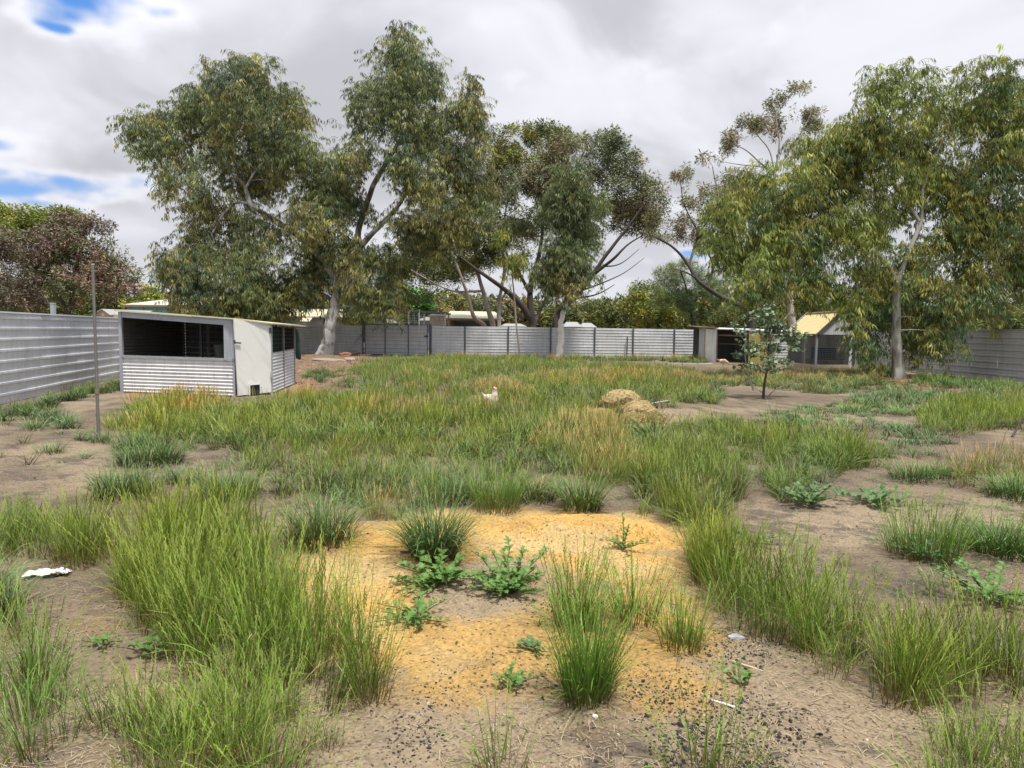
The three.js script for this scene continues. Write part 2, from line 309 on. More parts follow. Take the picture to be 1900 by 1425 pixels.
{
  const f = thing('metal_gate', 'wide grey ribbed metal gate with dark pipe frame and latch', 'gate');
  const a = P2(GL.x + 0.12, GL.z + 0.05), b = P2(GR.x - 0.06, GR.z), q = (t, y, s = 0.06) => V3(lerp(a.x, b.x, t), y, lerp(a.z, b.z, t) + s);
  const cuts = [0, 0.33, 0.7, 1];
  for (let i = 0; i < 3; i++) { const s = q(cuts[i], 0, 0), e = q(cuts[i + 1], 0, 0); mesh('panel', sheet(P2(s.x, s.z), P2(e.x, e.z), 0.04, 1.84, 1.83, { pitch: 0.235, amp: 0.026, rib: true }), M.zinc, f); }
  for (const t of cuts) mesh('frame_upright', pipe(q(t, 0.03), q(t, 1.87), 0.026), M.post, f);
  mesh('top_rail', pipe(q(0, 1.87), q(1, 1.87), 0.026), M.post, f);
  mesh('bottom_rail', pipe(q(0, 0.05), q(1, 0.05), 0.026), M.post, f);
  mesh('latch', mergeGeometries([bar(q(0.95, 1.2, 0.1), q(1.02, 1.2, 0.1), 0.03, 0.06), bar(q(0.985, 1.14, 0.12), q(0.985, 1.28, 0.12), 0.03, 0.04)]), M.postDark, f);
}
{
  const f = thing('metal_fence', 'straight grey ribbed metal fence along the back of the yard, gate to sheds', 'fence');
  const A = P2(GR.x + 0.14, GR.z - 0.02), stop = (px) => { const p = at(px, 640, 43); return (p.x - A.x) / (BE.x - A.x); };
  fenceRun(f, A, BE, [865, 943, 1020, 1101, 1172, 1249, 1330, 1410].map(stop), 1.82, { pitch: 0.172, seed: 21, r: 0.045 });
  post(f, A.x - 0.06, A.z + 0.05, 1.95, 0.055, M.post, 'gate_post');
}
{
  const s = thing('star_picket', 'short dark star picket leaning on the back fence', 'fence post'), p = at(1163, 662, 42.3);
  mesh('shaft', mergeGeometries([bar(V3(p.x, -0.1, p.z), V3(p.x + 0.02, 1.33, p.z - 0.08), 0.07, 0.03), bar(V3(p.x, -0.1, p.z + 0.03), V3(p.x + 0.02, 1.33, p.z - 0.05), 0.03, 0.06)]), M.postDark, s);
  mesh('top_cap', boxGeo(0.08, 0.03, 0.06, p.x + 0.02, 1.34, p.z - 0.08), M.rust, s);
}
{
  const f = thing('metal_fence', 'darker grey ribbed metal fence beside the white trunked tree, with dark posts', 'fence');
  const A = BE, B = RF1, stop = (px, py) => { const g = G(px, py); return (g.z - A.z) / (B.z - A.z); };
  fenceRun(f, A, B, [0.16, stop(1712, 692), stop(1848, 706), 0.82], 1.8, { pitch: 0.225, amp: 0.025, mat: M.zincDark, seed: 31, side: -0.05, pm: M.postDark, r: 0.035 });
  mesh('cap_rail', bar(V3(A.x, 1.83, A.z), V3(B.x, 1.83, B.z), 0.06, 0.03), M.galv, f);
}
{
  const s = thing('steel_post', 'short galvanised post standing up behind the ribbed fence', 'post'), p = at(98, 563, 16.9);
  mesh('shaft', boxGeo(0.085, p.y + 0.3, 0.085, p.x, p.y / 2 - 0.15, p.z), M.galv, s); mesh('top_cap', boxGeo(0.095, 0.03, 0.095, p.x, p.y, p.z), M.galv, s);
}
{
  const s = thing('steel_pole', 'tall thin leaning rusty steel pole in front of the coop', 'pole'), a = GP(183, 816), b = at(172, 492, 9.7), m = a.clone().lerp(b, 0.28);
  mesh('lower_tube', pipe(V3(a.x, -0.1, a.z), m, 0.021), M.poleOld, s); mesh('upper_tube', pipe(m, b, 0.019), M.poleOld, s);
  mesh('joint', pipe(a.clone().lerp(b, 0.265), a.clone().lerp(b, 0.295), 0.027), M.rust, s); mesh('end_cap', pipe(b, b.clone().add(V3(0, 0.02, 0)), 0.022), M.galv, s);
}

// ------------------------------------------------------------------ wire mesh between four corners
function wireMesh(a, b, c, d, nu, nv, r) {   // a-b bottom edge, d-c top edge
  const g = []; for (let i = 0; i <= nu; i++) g.push(pipe(a.clone().lerp(b, i / nu), d.clone().lerp(c, i / nu), r, r, 4));
  for (let j = 0; j <= nv; j++) g.push(pipe(a.clone().lerp(d, j / nv), b.clone().lerp(c, j / nv), r, r, 4));
  return mergeGeometries(g);
}
// ------------------------------------------------------------------ chicken coop
{
  const c = thing('chicken_coop', 'corrugated metal chicken coop with white door and wire mesh front', 'chicken coop');
  const P0 = at(228, 728, 16.4), P1 = at(434, 735, 15.7), P2_ = at(503, 730, 16.5), P3 = at(546, 712, 19.6), d = (px, py, z) => at(px, py, z).y;
  const P4 = V3(P0.x - 0.15, 0, P3.z - 0.35);
  for (const p of [P0, P1, P2_, P3, P4]) p.y = 0;
  const t0 = d(228, 577, 16.4), t1 = d(434, 593, 15.7), t2 = d(503, 602, 16.5), t3 = d(546, 606, 19.6), t4 = t3 + 0.28;
  const W0 = d(230, 661, 16.4), up = (p, y, k = 0) => V3(p.x, y, p.z + k);
  const on = (a, b, t) => P2(lerp(a.x, b.x, t), lerp(a.z, b.z, t));
  mesh('front_panel', sheet(P0, P1, 0.02, W0, W0 - 0.03, { pitch: 0.079, amp: 0.02, cols: 14, wob: 0.022, seed: 3 }), M.zincWhite, c);
  mesh('sill_rail', bar(up(P0, W0 + 0.0, 0.03), up(P1, W0 - 0.02, 0.03), 0.03, 0.06), M.galv, c);
  mesh('head_rail', bar(up(P0, t0 - 0.08, 0.0), up(P1, t1 - 0.07, 0.0), 0.05, 0.13), M.galv, c);
  mesh('corner_post', bar(up(P0, 0, 0.01), up(P0, t0 - 0.02, 0.01), 0.07, 0.07), M.galv, c);
  const pp = on(P0, P1, 0.965); mesh('front_plate', bar(V3(pp.x, W0 - 0.02, pp.z + 0.02), V3(pp.x, t1 - 0.1, pp.z + 0.02), 0.2, 0.04), M.galv, c);
  // wire mesh over the opening's half beside the door
  const ma = on(P0, P1, 0.56), mb = on(P0, P1, 0.93); mesh('wire_mesh', wireMesh(V3(ma.x, W0, ma.z - 0.02), V3(mb.x, W0 - 0.02, mb.z - 0.02), V3(mb.x, t1 - 0.05, mb.z - 0.02), V3(ma.x, lerp(t0, t1, 0.56) - 0.08, ma.z - 0.02), 14, 7, 0.0022), M.wire, c);
  const mid = on(P0, P1, 0.55); mesh('inner_post', bar(V3(mid.x, 0, mid.z - 1.0), V3(mid.x, lerp(t0, t1, 0.5) - 0.12, mid.z - 1.0), 0.06, 0.06), M.postDark, c);
  mesh('inner_post', bar(V3(P0.x + 0.95, 0, P0.z - 2.5), V3(P0.x + 0.95, 1.62, P0.z - 2.5), 0.07, 0.07), M.timberGrey, c);
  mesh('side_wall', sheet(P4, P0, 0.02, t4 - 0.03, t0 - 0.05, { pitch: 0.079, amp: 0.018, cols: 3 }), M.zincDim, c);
  // back wall: sheet below, shade cloth above on one half
  const bm = on(P4, P3, 0.44);
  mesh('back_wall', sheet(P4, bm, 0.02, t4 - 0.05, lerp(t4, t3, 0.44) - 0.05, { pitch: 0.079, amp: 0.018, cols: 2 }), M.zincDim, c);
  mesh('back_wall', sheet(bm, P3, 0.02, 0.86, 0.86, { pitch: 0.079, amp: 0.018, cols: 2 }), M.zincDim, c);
  { const b = new MB(), n = 16, k = 8; for (let j = 0; j <= k; j++) for (let i = 0; i <= n; i++) { const t = i / n, s = j / k, q = on(bm, P3, t), low = 0.9 + 0.13 * sstep(0.5, 0, t), y = lerp(low, lerp(t4, t3, 0.44 + 0.56 * t) - 0.06, s); b.v(q.x, y - 0.05 * Math.sin(t * 3.1) * s * (1 - s) * 4, q.z + 0.05 + 0.05 * Math.sin(t * 7 + s * 5) * s); }
    for (let j = 0; j < k; j++) for (let i = 0; i < n; i++) { const a = j * (n + 1) + i; b.quad(a, a + 1, a + n + 2, a + n + 1); } mesh('shade_cloth', b.geo(), M.cloth, c); }
  // cut corner with the door
  const da = up(P1, 0, 0.02), db = up(P2_, 0, 0.02), ax = db.clone().sub(da).normalize(), nrm = V3(-ax.z, 0, ax.x);
  if (nrm.z < 0) nrm.negate();
  const Q = (t, y, o = 0.05) => V3(lerp(da.x, db.x, t) + nrm.x * o, y, lerp(da.z, db.z, t) + nrm.z * o);
  const door = slab([Q(0.06, 0.03, 0.09), Q(1.0, 0.05, 0.02), Q(0.98, t2 + 0.02, 0.06), Q(-0.04, t1 + 0.0, 0.12)], 0.03);
  const dm = mesh('door', door, M.door, c);
  mesh('latch', mergeGeometries([bar(Q(-0.06, lerp(0, t1, 0.705), 0.14), Q(0.12, lerp(0, t1, 0.7), 0.135), 0.02, 0.03), bar(Q(-0.05, 1.2, 0.15), Q(-0.05, 1.28, 0.15), 0.03, 0.03)]), M.postDark, dm);
  mesh('hinge', bar(Q(0.95, 1.43, 0.09), Q(0.95, 1.57, 0.09), 0.05, 0.02), M.postDark, dm); mesh('hinge', bar(Q(0.98, 0.4, 0.07), Q(0.98, 0.54, 0.07), 0.05, 0.02), M.galv, dm);
  const hole = mesh('pop_hole', slab([Q(0.36, 0.03, 0.085), Q(0.64, 0.035, 0.067), Q(0.64, 0.255, 0.075), Q(0.355, 0.25, 0.092)], 0.02), M.dark, dm);
  mesh('hole_frame', mergeGeometries([bar(Q(0.35, 0.02, 0.1), Q(0.345, 0.27, 0.105), 0.03, 0.02), bar(Q(0.345, 0.265, 0.107), Q(0.655, 0.27, 0.09), 0.02, 0.03)]), M.door, dm);
  mesh('door_post', bar(up(P1, 0, -0.02), up(P1, t1 - 0.02, -0.02), 0.06, 0.06), M.galv, c); mesh('door_post', bar(up(P2_, 0, 0), up(P2_, t2, 0), 0.07, 0.07), M.galv, c);
  // side with mesh above and sheet below
  const WS = 0.98; mesh('side_panel', sheet(P2_, P3, 0.02, WS, WS + 0.02, { pitch: 0.079, amp: 0.018, cols: 10, wob: 0.025, seed: 5 }), M.zinc, c);
  const up2 = (t, y, o = 0.02) => { const q = on(P2_, P3, t); return V3(q.x + o, y, q.z); };
  mesh('wire_mesh', wireMesh(up2(0.02, WS), up2(0.98, WS), up2(0.98, t3 - 0.04), up2(0.02, t2 - 0.04), 26, 6, 0.004), M.wire, c);
  for (const t of [0.5, 1]) mesh('side_post', bar(up2(t, 0, 0), up2(t, lerp(t2, t3, t), 0), 0.05, 0.05), M.timberGrey, c);
  mesh('inner_curtain', sheet(on(P2_, P3, 0.05), on(P2_, P3, 0.95), WS - 0.02, t2 - 0.06, t3 - 0.06, { pitch: 0.2, amp: -0.05, dir: 'v' }), M.cloth, c).position.x = -0.35;
  mesh('tarpaulin', (() => { const b = new MB(), n = 10; for (let i = 0; i <= n; i++) { const s = i / n, y = lerp(t3 - 0.03, 0.72, s); b.v(P3.x + 0.03, y, P3.z - 0.05); b.v(P3.x + 0.04 + 0.06 * s * s + 0.03 * Math.sin(s * 9), y - 0.05, P3.z - 0.2); b.v(P3.x + 0.02 + 0.06 * s, y, P3.z - 0.4); } for (let i = 0; i < n; i++) for (let k = 0; k < 2; k++) b.quad(i * 3 + k, i * 3 + k + 1, i * 3 + k + 4, i * 3 + k + 3); return b.geo(); })(), M.cloth, c);
  // roof sheets, each a profiled piece
  const R0_ = V3(P0.x - 0.1, t0 + 0.03, P0.z + 0.1), R1 = V3(P1.x + 0.05, t1 + 0.03, P1.z + 0.12), R2 = V3(P2_.x + 0.1, t2 + 0.03, P2_.z + 0.1), R3 = V3(at(566, 606, 19.6).x, t3 + 0.03, P3.z - 0.1), R4 = V3(P4.x - 0.1, t4 + 0.03, P4.z - 0.15);
  const M01 = R0_.clone().lerp(R1, 0.66), B43 = R4.clone().lerp(R3, 0.5);
  mesh('roof_sheet', slab([R0_, M01, B43, R4], 0.035), M.cream, c); mesh('roof_sheet', slab([M01.clone().add(V3(0, .004, 0)), R1.clone().add(V3(0, 0.004, 0)), R3, B43], 0.032), M.cream, c);
  mesh('roof_sheet', slab([R1, R2, R3, R3.clone().lerp(R1, 0.02)], 0.03), M.cream, c);
  for (let k = 0; k < 9; k++) for (const y of [0.1, 0.5, 0.88]) { const q = on(P0, P1, 0.03 + k * 0.115); mesh('screw', new THREE.CylinderGeometry(0.011, 0.011, 0.012, 6).rotateX(Math.PI / 2).translate(q.x, y, q.z + 0.026), M.rust, c); }
  mesh('feed_bucket', new THREE.CylinderGeometry(0.16, 0.13, 0.3, 14, 1, true).translate(P1.x - 0.9, 0.99, P1.z - 1.5), M.zincDim, c);
  mesh('shelf', bar(V3(P1.x - 1.6, 0.82, P1.z - 1.5), V3(P1.x - 0.4, 0.82, P1.z - 1.5), 0.35, 0.04), M.timberGrey, c);
  mesh('perch', bar(V3(P0.x + 0.3, 0.7, P0.z - 1.6), V3(P1.x - 0.2, 0.7, P1.z - 1.9), 0.05, 0.05), M.timberGrey, c);
}

// ------------------------------------------------------------------ sheds on the far side
{
  const c = thing('low_shed', 'low open fronted tin shed with flat rusty roof and pale end panel', 'shed');
  const a = P2(at(1296, 668, 40.2).x, -40.2), b = P2(at(1306, 670, 39.2).x, -39.2), e = P2(at(1329, 672, 38.6).x, -38.6), f = P2(at(1398, 672, 38).x, -38), hh = 1.86;
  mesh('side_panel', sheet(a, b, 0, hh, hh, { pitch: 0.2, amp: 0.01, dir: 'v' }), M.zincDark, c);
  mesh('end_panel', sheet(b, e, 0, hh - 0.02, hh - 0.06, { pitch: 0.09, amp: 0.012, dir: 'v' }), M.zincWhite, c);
  mesh('batten', bar(V3(b.x, 0, b.z + 0.03), V3(b.x, hh, b.z + 0.03), 0.05, 0.05), M.timber, c);
  const ba = P2(a.x + 0.1, -41.9), bf = P2(f.x, -41.4);
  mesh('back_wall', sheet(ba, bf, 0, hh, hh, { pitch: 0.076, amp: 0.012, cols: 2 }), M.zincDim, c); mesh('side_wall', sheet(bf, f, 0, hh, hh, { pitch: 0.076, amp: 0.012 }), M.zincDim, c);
  mesh('post', bar(V3(f.x, 0, f.z), V3(f.x, hh, f.z), 0.1, 0.1), M.timberGrey, c); mesh('post', bar(V3(e.x, 0, e.z), V3(e.x, hh, e.z), 0.06, 0.06), M.timberGrey, c);
  mesh('roof_sheet', slab([V3(a.x - 0.35, 1.95, -39.4), V3(e.x - 0.05, 1.9, -38.2), V3(e.x, 2.0, -42), V3(a.x - 0.3, 2.04, -42)], 0.05), M.rust, c);
  mesh('roof_sheet', slab([V3(e.x - 0.15, 1.86, -38.15), V3(at(1462, 617, 37).x, 1.74, -37), V3(at(1462, 617, 41).x, 1.84, -41), V3(e.x - 0.1, 1.96, -42)], 0.05), M.zincWhite, c);
  mesh('rail', bar(V3(e.x, 1.5, e.z - 0.4), V3(f.x, 1.45, f.z - 0.4), 0.05, 0.09), M.timberGrey, c);
  mesh('shelf', bar(V3(e.x + 0.5, 1.0, e.z - 1.2), V3(f.x - 0.2, 1.0, f.z - 1.2), 0.5, 0.05), M.timberGrey, c);
  const y0 = at(1388, 676, 37.2), y1 = at(1436, 676, 36.6);
  mesh('yellow_panel', sheet(y0, y1, 0, 1.6, 1.56, { pitch: 0.1, amp: 0.018, dir: 'v' }), M.yellowSheet, c); mesh('lintel', bar(V3(y0.x, 1.7, y0.z), V3(y1.x + 0.6, 1.64, y1.z), 0.06, 0.1), M.timberGrey, c);
}
{
  const c = thing('aviary_hut', 'small gabled corrugated hut with pale yellow roof and wire mesh walls', 'aviary');
  const A = G(1462, 684), B = G(1513, 691), C0 = G(1586, 691); C0.z = B.z - 0.55; C0.x = at(1586, 690, -C0.z).x;
  const D = V3(A.x + (C0.x - B.x), 0, A.z + (C0.z - B.z)), eave = at(1513, 618, -B.z).y, base = 0.32, pk = at(1549, 580, -B.z + 0.2).y;
  const up = (p, y) => V3(p.x, y, p.z), on = (a, b, t) => V3(lerp(a.x, b.x, t), 0, lerp(a.z, b.z, t));
  for (const [p, q] of [[A, B], [B, C0]]) for (let k = 0; k < 2; k++) mesh('plank', bar(up(p, 0.09 + k * 0.155), up(q, 0.09 + k * 0.155), 0.05, 0.148), M.timber, c);
  for (const p of [A, B, C0, D]) mesh('corner_post', bar(up(p, 0), up(p, eave), 0.07, 0.07), M.galv, c);
  mesh('side_post', bar(up(on(A, B, 0.62), base), up(on(A, B, 0.62), eave), 0.05, 0.05), M.galv, c);
  mesh('wire_mesh', wireMesh(up(A, base), up(B, base), up(B, eave), up(A, eave), 40, 14, 0.004), M.wireGrey, c); mesh('wire_mesh', wireMesh(up(B, base), up(C0, base), up(C0, eave - 0.05), up(B, eave - 0.05), 26, 14, 0.004), M.wireGrey, c);
  mesh('back_wall', sheet(D, A, 0, eave, eave, { pitch: 0.09, amp: 0.012, dir: 'v' }), M.zincDark, c); mesh('side_wall', sheet(C0, D, 0, eave, eave, { pitch: 0.09, amp: 0.012, dir: 'v' }), M.zincDark, c);
  mesh('inner_wall', sheet(on(A, B, 0.1), on(D, C0, 0.1), 0, eave, eave, { pitch: 0.09, amp: 0.012, dir: 'v' }), M.zincDark, c);
  mesh('inner_lining', sheet(on(B, C0, 0.7).lerp(on(A, D, 0.7), 0.55), on(B, C0, 0.08).lerp(on(A, D, 0.08), 0.6), 0, eave, eave, { pitch: 0.09, amp: 0.012, dir: 'v' }), M.zinc, c);
  mesh('nest_box', boxGeo(0.9, 0.5, 0.6).translate(lerp(B.x, D.x, 0.55), 0.75, lerp(B.z, D.z, 0.5)), std(rgb(0.03, 0.06, 0.12)), c);
  mesh('bench', boxGeo(1.2, 0.05, 0.7).translate(lerp(B.x, D.x, 0.5), 0.47, lerp(B.z, D.z, 0.5)), M.timberGrey, c);
  mesh('door_jamb', bar(up(on(B, C0, 0.86), 0), up(on(B, C0, 0.86), eave), 0.11, 0.06), M.zincWhite, c);
  // gable end
  const r0 = on(B, C0, 0.5), r1 = on(A, D, 0.5), g = [up(B, eave), up(C0, eave), up(r0, pk)];
  const halfA = sheet(B, r0, eave - 0.06, eave, pk, { pitch: 0.09, amp: 0.012, dir: 'v' }), halfB = sheet(r0, C0, eave - 0.06, pk, eave, { pitch: 0.09, amp: 0.012, dir: 'v' });
  mesh('gable_wall', mergeGeometries([halfA, halfB]), M.zinc, c);
  // roof in sheets
  const out = V3(B.x - A.x, 0, B.z - A.z).normalize().multiplyScalar(0.16), sd = V3(B.x - C0.x, 0, B.z - C0.z).normalize().multiplyScalar(0.15);
  for (let k = 0; k < 3; k++) { const t0 = k / 3, t1 = (k + 1) / 3 - 0.006; const e = (t, s) => on(A, B, t).add(out.clone().multiplyScalar(s)).add(sd).setY(eave - 0.03), r = (t, s) => on(r1, r0, t).add(out.clone().multiplyScalar(s)).setY(pk + 0.04); const s0 = k === 0 ? -1 : 0, s1 = k === 2 ? 1 : 0; mesh('roof_sheet', slab([e(t0, s0), e(t1, s1), r(t1, s1), r(t0, s0)], 0.03), M.yellowRoof, c); }
  for (let k = 0; k < 3; k++) { const t0 = k / 3, t1 = (k + 1) / 3 - 0.006, e = (t) => on(D, C0, t).sub(sd).setY(eave - 0.03), r = (t) => on(r1, r0, t).setY(pk + 0.035); mesh('roof_sheet', slab([r(t0), r(t1), e(t1), e(t0)], 0.03), M.yellowRoof, c); }
  mesh('ridge_cap', bar(up(r1, pk + 0.06).sub(out), up(r0, pk + 0.06).add(out), 0.14, 0.05), M.cream, c); mesh('barge_board', bar(up(A, eave - 0.02).sub(out).add(sd), up(r1, pk + 0.05).sub(out), 0.04, 0.1), M.white, c);
}
{
  const k = thing('concrete_edging', 'pale flat concrete edging strip on the ground before the low shed', 'edging'), a = G(1236, 677), b = G(1322, 678), g = [];
  for (let i = 0; i < 3; i++) { const p = a.clone().lerp(b, i / 3 + 0.005), q = a.clone().lerp(b, (i + 1) / 3 - 0.01); p.y = q.y = 0.05; mesh('slab', bar(p, q, 0.35, 0.1), std(rgb(0.5, 0.44, 0.38), { map: paintTex }), k); }
}
// ------------------------------------------------------------------ buildings beyond the fence
const sh = (x, y, d) => { const p = at(x, y, d); return p; };
function block(parent, name, x0, x1, yTop, d, dep, mat, yLow) { const a = sh(x0, yTop, d), b = sh(x1, yTop, d), low = yLow === undefined ? 0 : sh(x0, yLow, d).y; return mesh(name, boxGeo(b.x - a.x, a.y - low, dep, (a.x + b.x) / 2, (a.y + low) / 2, -d - dep / 2), mat, parent); }
{
  const c = thing('house', 'pale roofed house with a blue weatherboard wall beyond the coop', 'house'), d = 70;
  block(c, 'wall', 240, 452, 566.5, d, 9, M.blueWall);
  const e = [sh(233, 565, d), sh(462, 569, d)], y = e[0].y, yr = sh(340, 551, d + 4.5).y, xl = sh(345, 551, d + 4.5).x, xr = sh(420, 551, d + 4.5).x, zf = -d + 0.5, zb = -d - 9.5, zr = -d - 4.5;
  mesh('roof_front', slab([V3(e[0].x, y, zf), V3(e[1].x, y, zf), V3(xr, yr, zr), V3(xl, yr, zr)], 0.12), M.creamPale, c); mesh('roof_back', slab([V3(e[1].x, y, zb), V3(e[0].x, y, zb), V3(xl, yr, zr), V3(xr, yr, zr)], 0.12), M.creamPale, c);
  mesh('roof_hip', slab([V3(e[0].x, y, zb), V3(e[0].x, y, zf), V3(xl, yr, zr), V3(xl - 0.01, yr, zr - 0.01)], 0.12), M.creamPale, c); mesh('roof_hip', slab([V3(e[1].x, y, zf), V3(e[1].x, y, zb), V3(xr, yr, zr), V3(xr + 0.01, yr, zr - 0.01)], 0.12), M.creamPale, c);
  mesh('fascia', bar(V3(e[0].x, y - 0.15, zf - 0.02), V3(e[1].x, y - 0.15, zf - 0.02), 0.06, 0.16), M.rust, c);
  for (const x of [238, 263, 288]) { const p = sh(x, 567, d); mesh('trim_board', boxGeo(0.12, 1.9, 0.06, p.x + 0.12, p.y - 1.1, -d + 0.04), M.white, c); }
}
{
  const c = thing('small_shed', 'small tan gabled shed top with white roof rising over the fence', 'shed'), d = 47;
  block(c, 'wall', 182, 250, 583, d, 3, M.beige);
  const a = sh(174, 584, d), b = sh(222, 575, d), r = sh(190, 574, d), e = sh(252, 576, d);
  mesh('gable', (() => { const m = new MB(), z = -d + 0.04, y = a.y - 0.05; m.v(a.x, y, z); m.v(sh(206, 584, d).x, y, z); m.v(r.x, r.y, z); m.tri(0, 1, 2); return m.geo(); })(), M.beige, c);
  mesh('roof_side', slab([V3(sh(206, 584, d).x, a.y, -d + 0.15), V3(e.x, a.y, -d - 1), V3(e.x, r.y, -d - 2.2), V3(r.x, r.y + 0.03, -d + 0.1)], 0.06), M.white, c); mesh('roof_side', slab([V3(a.x - 0.1, a.y - 0.03, -d - 2), V3(a.x - 0.1, a.y - 0.03, -d + 0.15), V3(r.x, r.y + 0.03, -d + 0.15), V3(r.x, r.y + 0.03, -d - 2)], 0.06), M.white, c);
}
{
  const c = thing('long_shed', 'long low grey shed with cream roof behind the big white gum', 'shed'), d = 58;
  block(c, 'wall', 425, 640, 584, d, 6, M.greyWall);
  const a = sh(418, 585, d), b = sh(648, 586, d), r = sh(420, 572, d + 4);
  mesh('roof_front', slab([V3(a.x, a.y, -d + 0.4), V3(b.x, a.y, -d + 0.4), V3(b.x, r.y, -d - 3.2), V3(a.x, r.y, -d - 3.2)], 0.1), M.cream, c); mesh('roof_back', slab([V3(a.x, r.y, -d - 3.2), V3(b.x, r.y, -d - 3.2), V3(b.x, a.y, -d - 6.4), V3(a.x, a.y, -d - 6.4)], 0.1), M.cream, c);
  const w = sh(556, 588, d - 1.2), w2 = sh(574, 588, d - 1.2), l = sh(556, 596, d - 1.2); mesh('awning', slab([V3(w.x, l.y, -d + 1.2), V3(w2.x, l.y, -d + 1.2), V3(w2.x, w.y + 0.1, -d + 0.02), V3(w.x, w.y + 0.1, -d + 0.02)], 0.03), M.cream, c);
  for (const x of [440, 470, 610]) { const p = sh(x, 589, d); const win = mesh('window', boxGeo(1.0, 0.9, 0.08, p.x, p.y - 0.45, -d + 0.03), M.white, c); mesh('pane', boxGeo(0.84, 0.74, 0.03, p.x, p.y - 0.45, -d + 0.075), M.dark, win); }
}
{
  const c = thing('carport_shed', 'cream roofed shed with a dark open front behind the leaning trunks', 'shed'), d = 60;
  const a = sh(826, 590, d), b = sh(934, 592, d), rl = sh(836, 577.5, d + 4), rr = sh(918, 580, d + 4), ty = a.y;
  mesh('back_wall', boxGeo(b.x - a.x - 0.6, ty, 0.1, (a.x + b.x) / 2, ty / 2, -d - 6), M.greyWall, c); mesh('side_wall', boxGeo(0.1, ty, 6, a.x + 0.35, ty / 2, -d - 3), M.beige, c); mesh('side_wall', boxGeo(0.1, ty, 6, b.x - 0.35, ty / 2, -d - 3), M.greyWall, c);
  mesh('lintel', bar(V3(a.x + 0.1, ty - 0.12, -d - 0.1), V3(b.x - 0.1, ty - 0.12, -d - 0.1), 0.08, 0.14), M.cream, c);
  mesh('roof_front', slab([V3(a.x, ty, -d + 0.3), V3(b.x, ty, -d + 0.3), V3(rr.x, rl.y, -d - 3.5), V3(rl.x, rl.y, -d - 3.5)], 0.08), M.cream, c); mesh('roof_back', slab([V3(rl.x, rl.y, -d - 3.5), V3(rr.x, rl.y, -d - 3.5), V3(b.x, ty, -d - 7), V3(a.x, ty, -d - 7)], 0.08), M.cream, c);
  for (const x of [a.x + 0.3, b.x - 0.3]) mesh('post', boxGeo(0.12, ty, 0.12, x, ty / 2, -d - 0.05), M.timberGrey, c);
}
{
  const c = thing('mesh_run', 'tall dark framed wire mesh run rising behind the gate', 'cage'), d = 52, A = sh(691, 573, d), B = sh(830, 581, d + 1), q = (t, y, k = 0) => V3(lerp(A.x, B.x, t), y, lerp(A.z, B.z, t) - k);
  for (const k of [0, 3]) { mesh('top_beam', bar(q(0, A.y, k), q(1, B.y, k), 0.1, 0.14), M.postDark, c); for (const t of [0, 0.48, 0.62, 0.97]) mesh('post', bar(q(t, 0, k), q(t, lerp(A.y, B.y, t), k), 0.1, 0.1), t === 0.62 ? M.galv : M.timberGrey, c); }
  mesh('wire_mesh', wireMesh(q(0, 0.2), q(1, 0.2), q(1, B.y), q(0, A.y), 34, 16, 0.008), M.wireGrey, c); mesh('roof_mesh', wireMesh(q(0, A.y), q(1, B.y), q(1, B.y, 3), q(0, A.y, 3), 20, 8, 0.008), M.wireGrey, c);
}
{
  const c = thing('garden_shed', 'small beige ribbed garden shed beside the mesh run', 'shed'), d = 57, a = sh(797, 586, d), b = sh(824, 586, d);
  mesh('wall', sheet(P2(a.x, -d), P2(b.x, -d), 0, a.y, a.y, { pitch: 0.2, amp: 0.02, dir: 'v', rib: true }), M.beige, c); mesh('side_wall', sheet(P2(a.x, -d - 2), P2(a.x, -d), 0, a.y, a.y, { pitch: 0.2, amp: 0.02, dir: 'v' }), M.beige, c);
  mesh('roof', slab([V3(a.x - 0.1, a.y + 0.04, -d + 0.1), V3(b.x + 0.1, a.y + 0.04, -d + 0.1), V3(b.x + 0.1, a.y + 0.2, -d - 2.1), V3(a.x - 0.1, a.y + 0.2, -d - 2.1)], 0.05), M.creamPale, c);
}
function lowRoof(name, label, cat, x0, x1, yr, ye, d, m) {
  const c = thing(name, label, cat), a = sh(x0, ye, d), b = sh(x1, ye, d), r = sh(x0, yr, d + 2).y, i = (b.x - a.x) * 0.22;
  mesh('wall', boxGeo(b.x - a.x - 0.4, a.y, 4, (a.x + b.x) / 2, a.y / 2, -d - 2.3), M.greyWall, c);
  mesh('roof_front', slab([V3(a.x, a.y, -d), V3(b.x, a.y, -d), V3(b.x - i, r, -d - 2.3), V3(a.x + i, r, -d - 2.3)], 0.08), m, c); mesh('roof_back', slab([V3(a.x + i, r, -d - 2.3), V3(b.x - i, r, -d - 2.3), V3(b.x, a.y, -d - 4.6), V3(a.x, a.y, -d - 4.6)], 0.08), m, c);
  mesh('roof_end', slab([V3(a.x, a.y, -d - 4.6), V3(a.x, a.y, -d), V3(a.x + i, r, -d - 2.3), V3(a.x + i - 0.01, r, -d - 2.31)], 0.08), m, c); mesh('roof_end', slab([V3(b.x, a.y, -d), V3(b.x, a.y, -d - 4.6), V3(b.x - i, r, -d - 2.3), V3(b.x - i + 0.01, r, -d - 2.31)], 0.08), m, c);
}
lowRoof('caravan', 'white flat roofed caravan top just above the gate', 'caravan', 683, 727, 592, 598, 50, M.white);
lowRoof('far_shed', 'pale blue roofed shed between mesh run and beige shed', 'shed', 776, 800, 588, 594, 62, M.white);
lowRoof('far_house', 'low white roof showing over the fence by the thin pole sapling', 'house', 926, 978, 600, 605, 66, M.white);
lowRoof('far_house', 'white hipped roof over the fence beside the pale sapling trunk, first of two', 'house', 1046, 1082, 597, 606, 70, M.white);
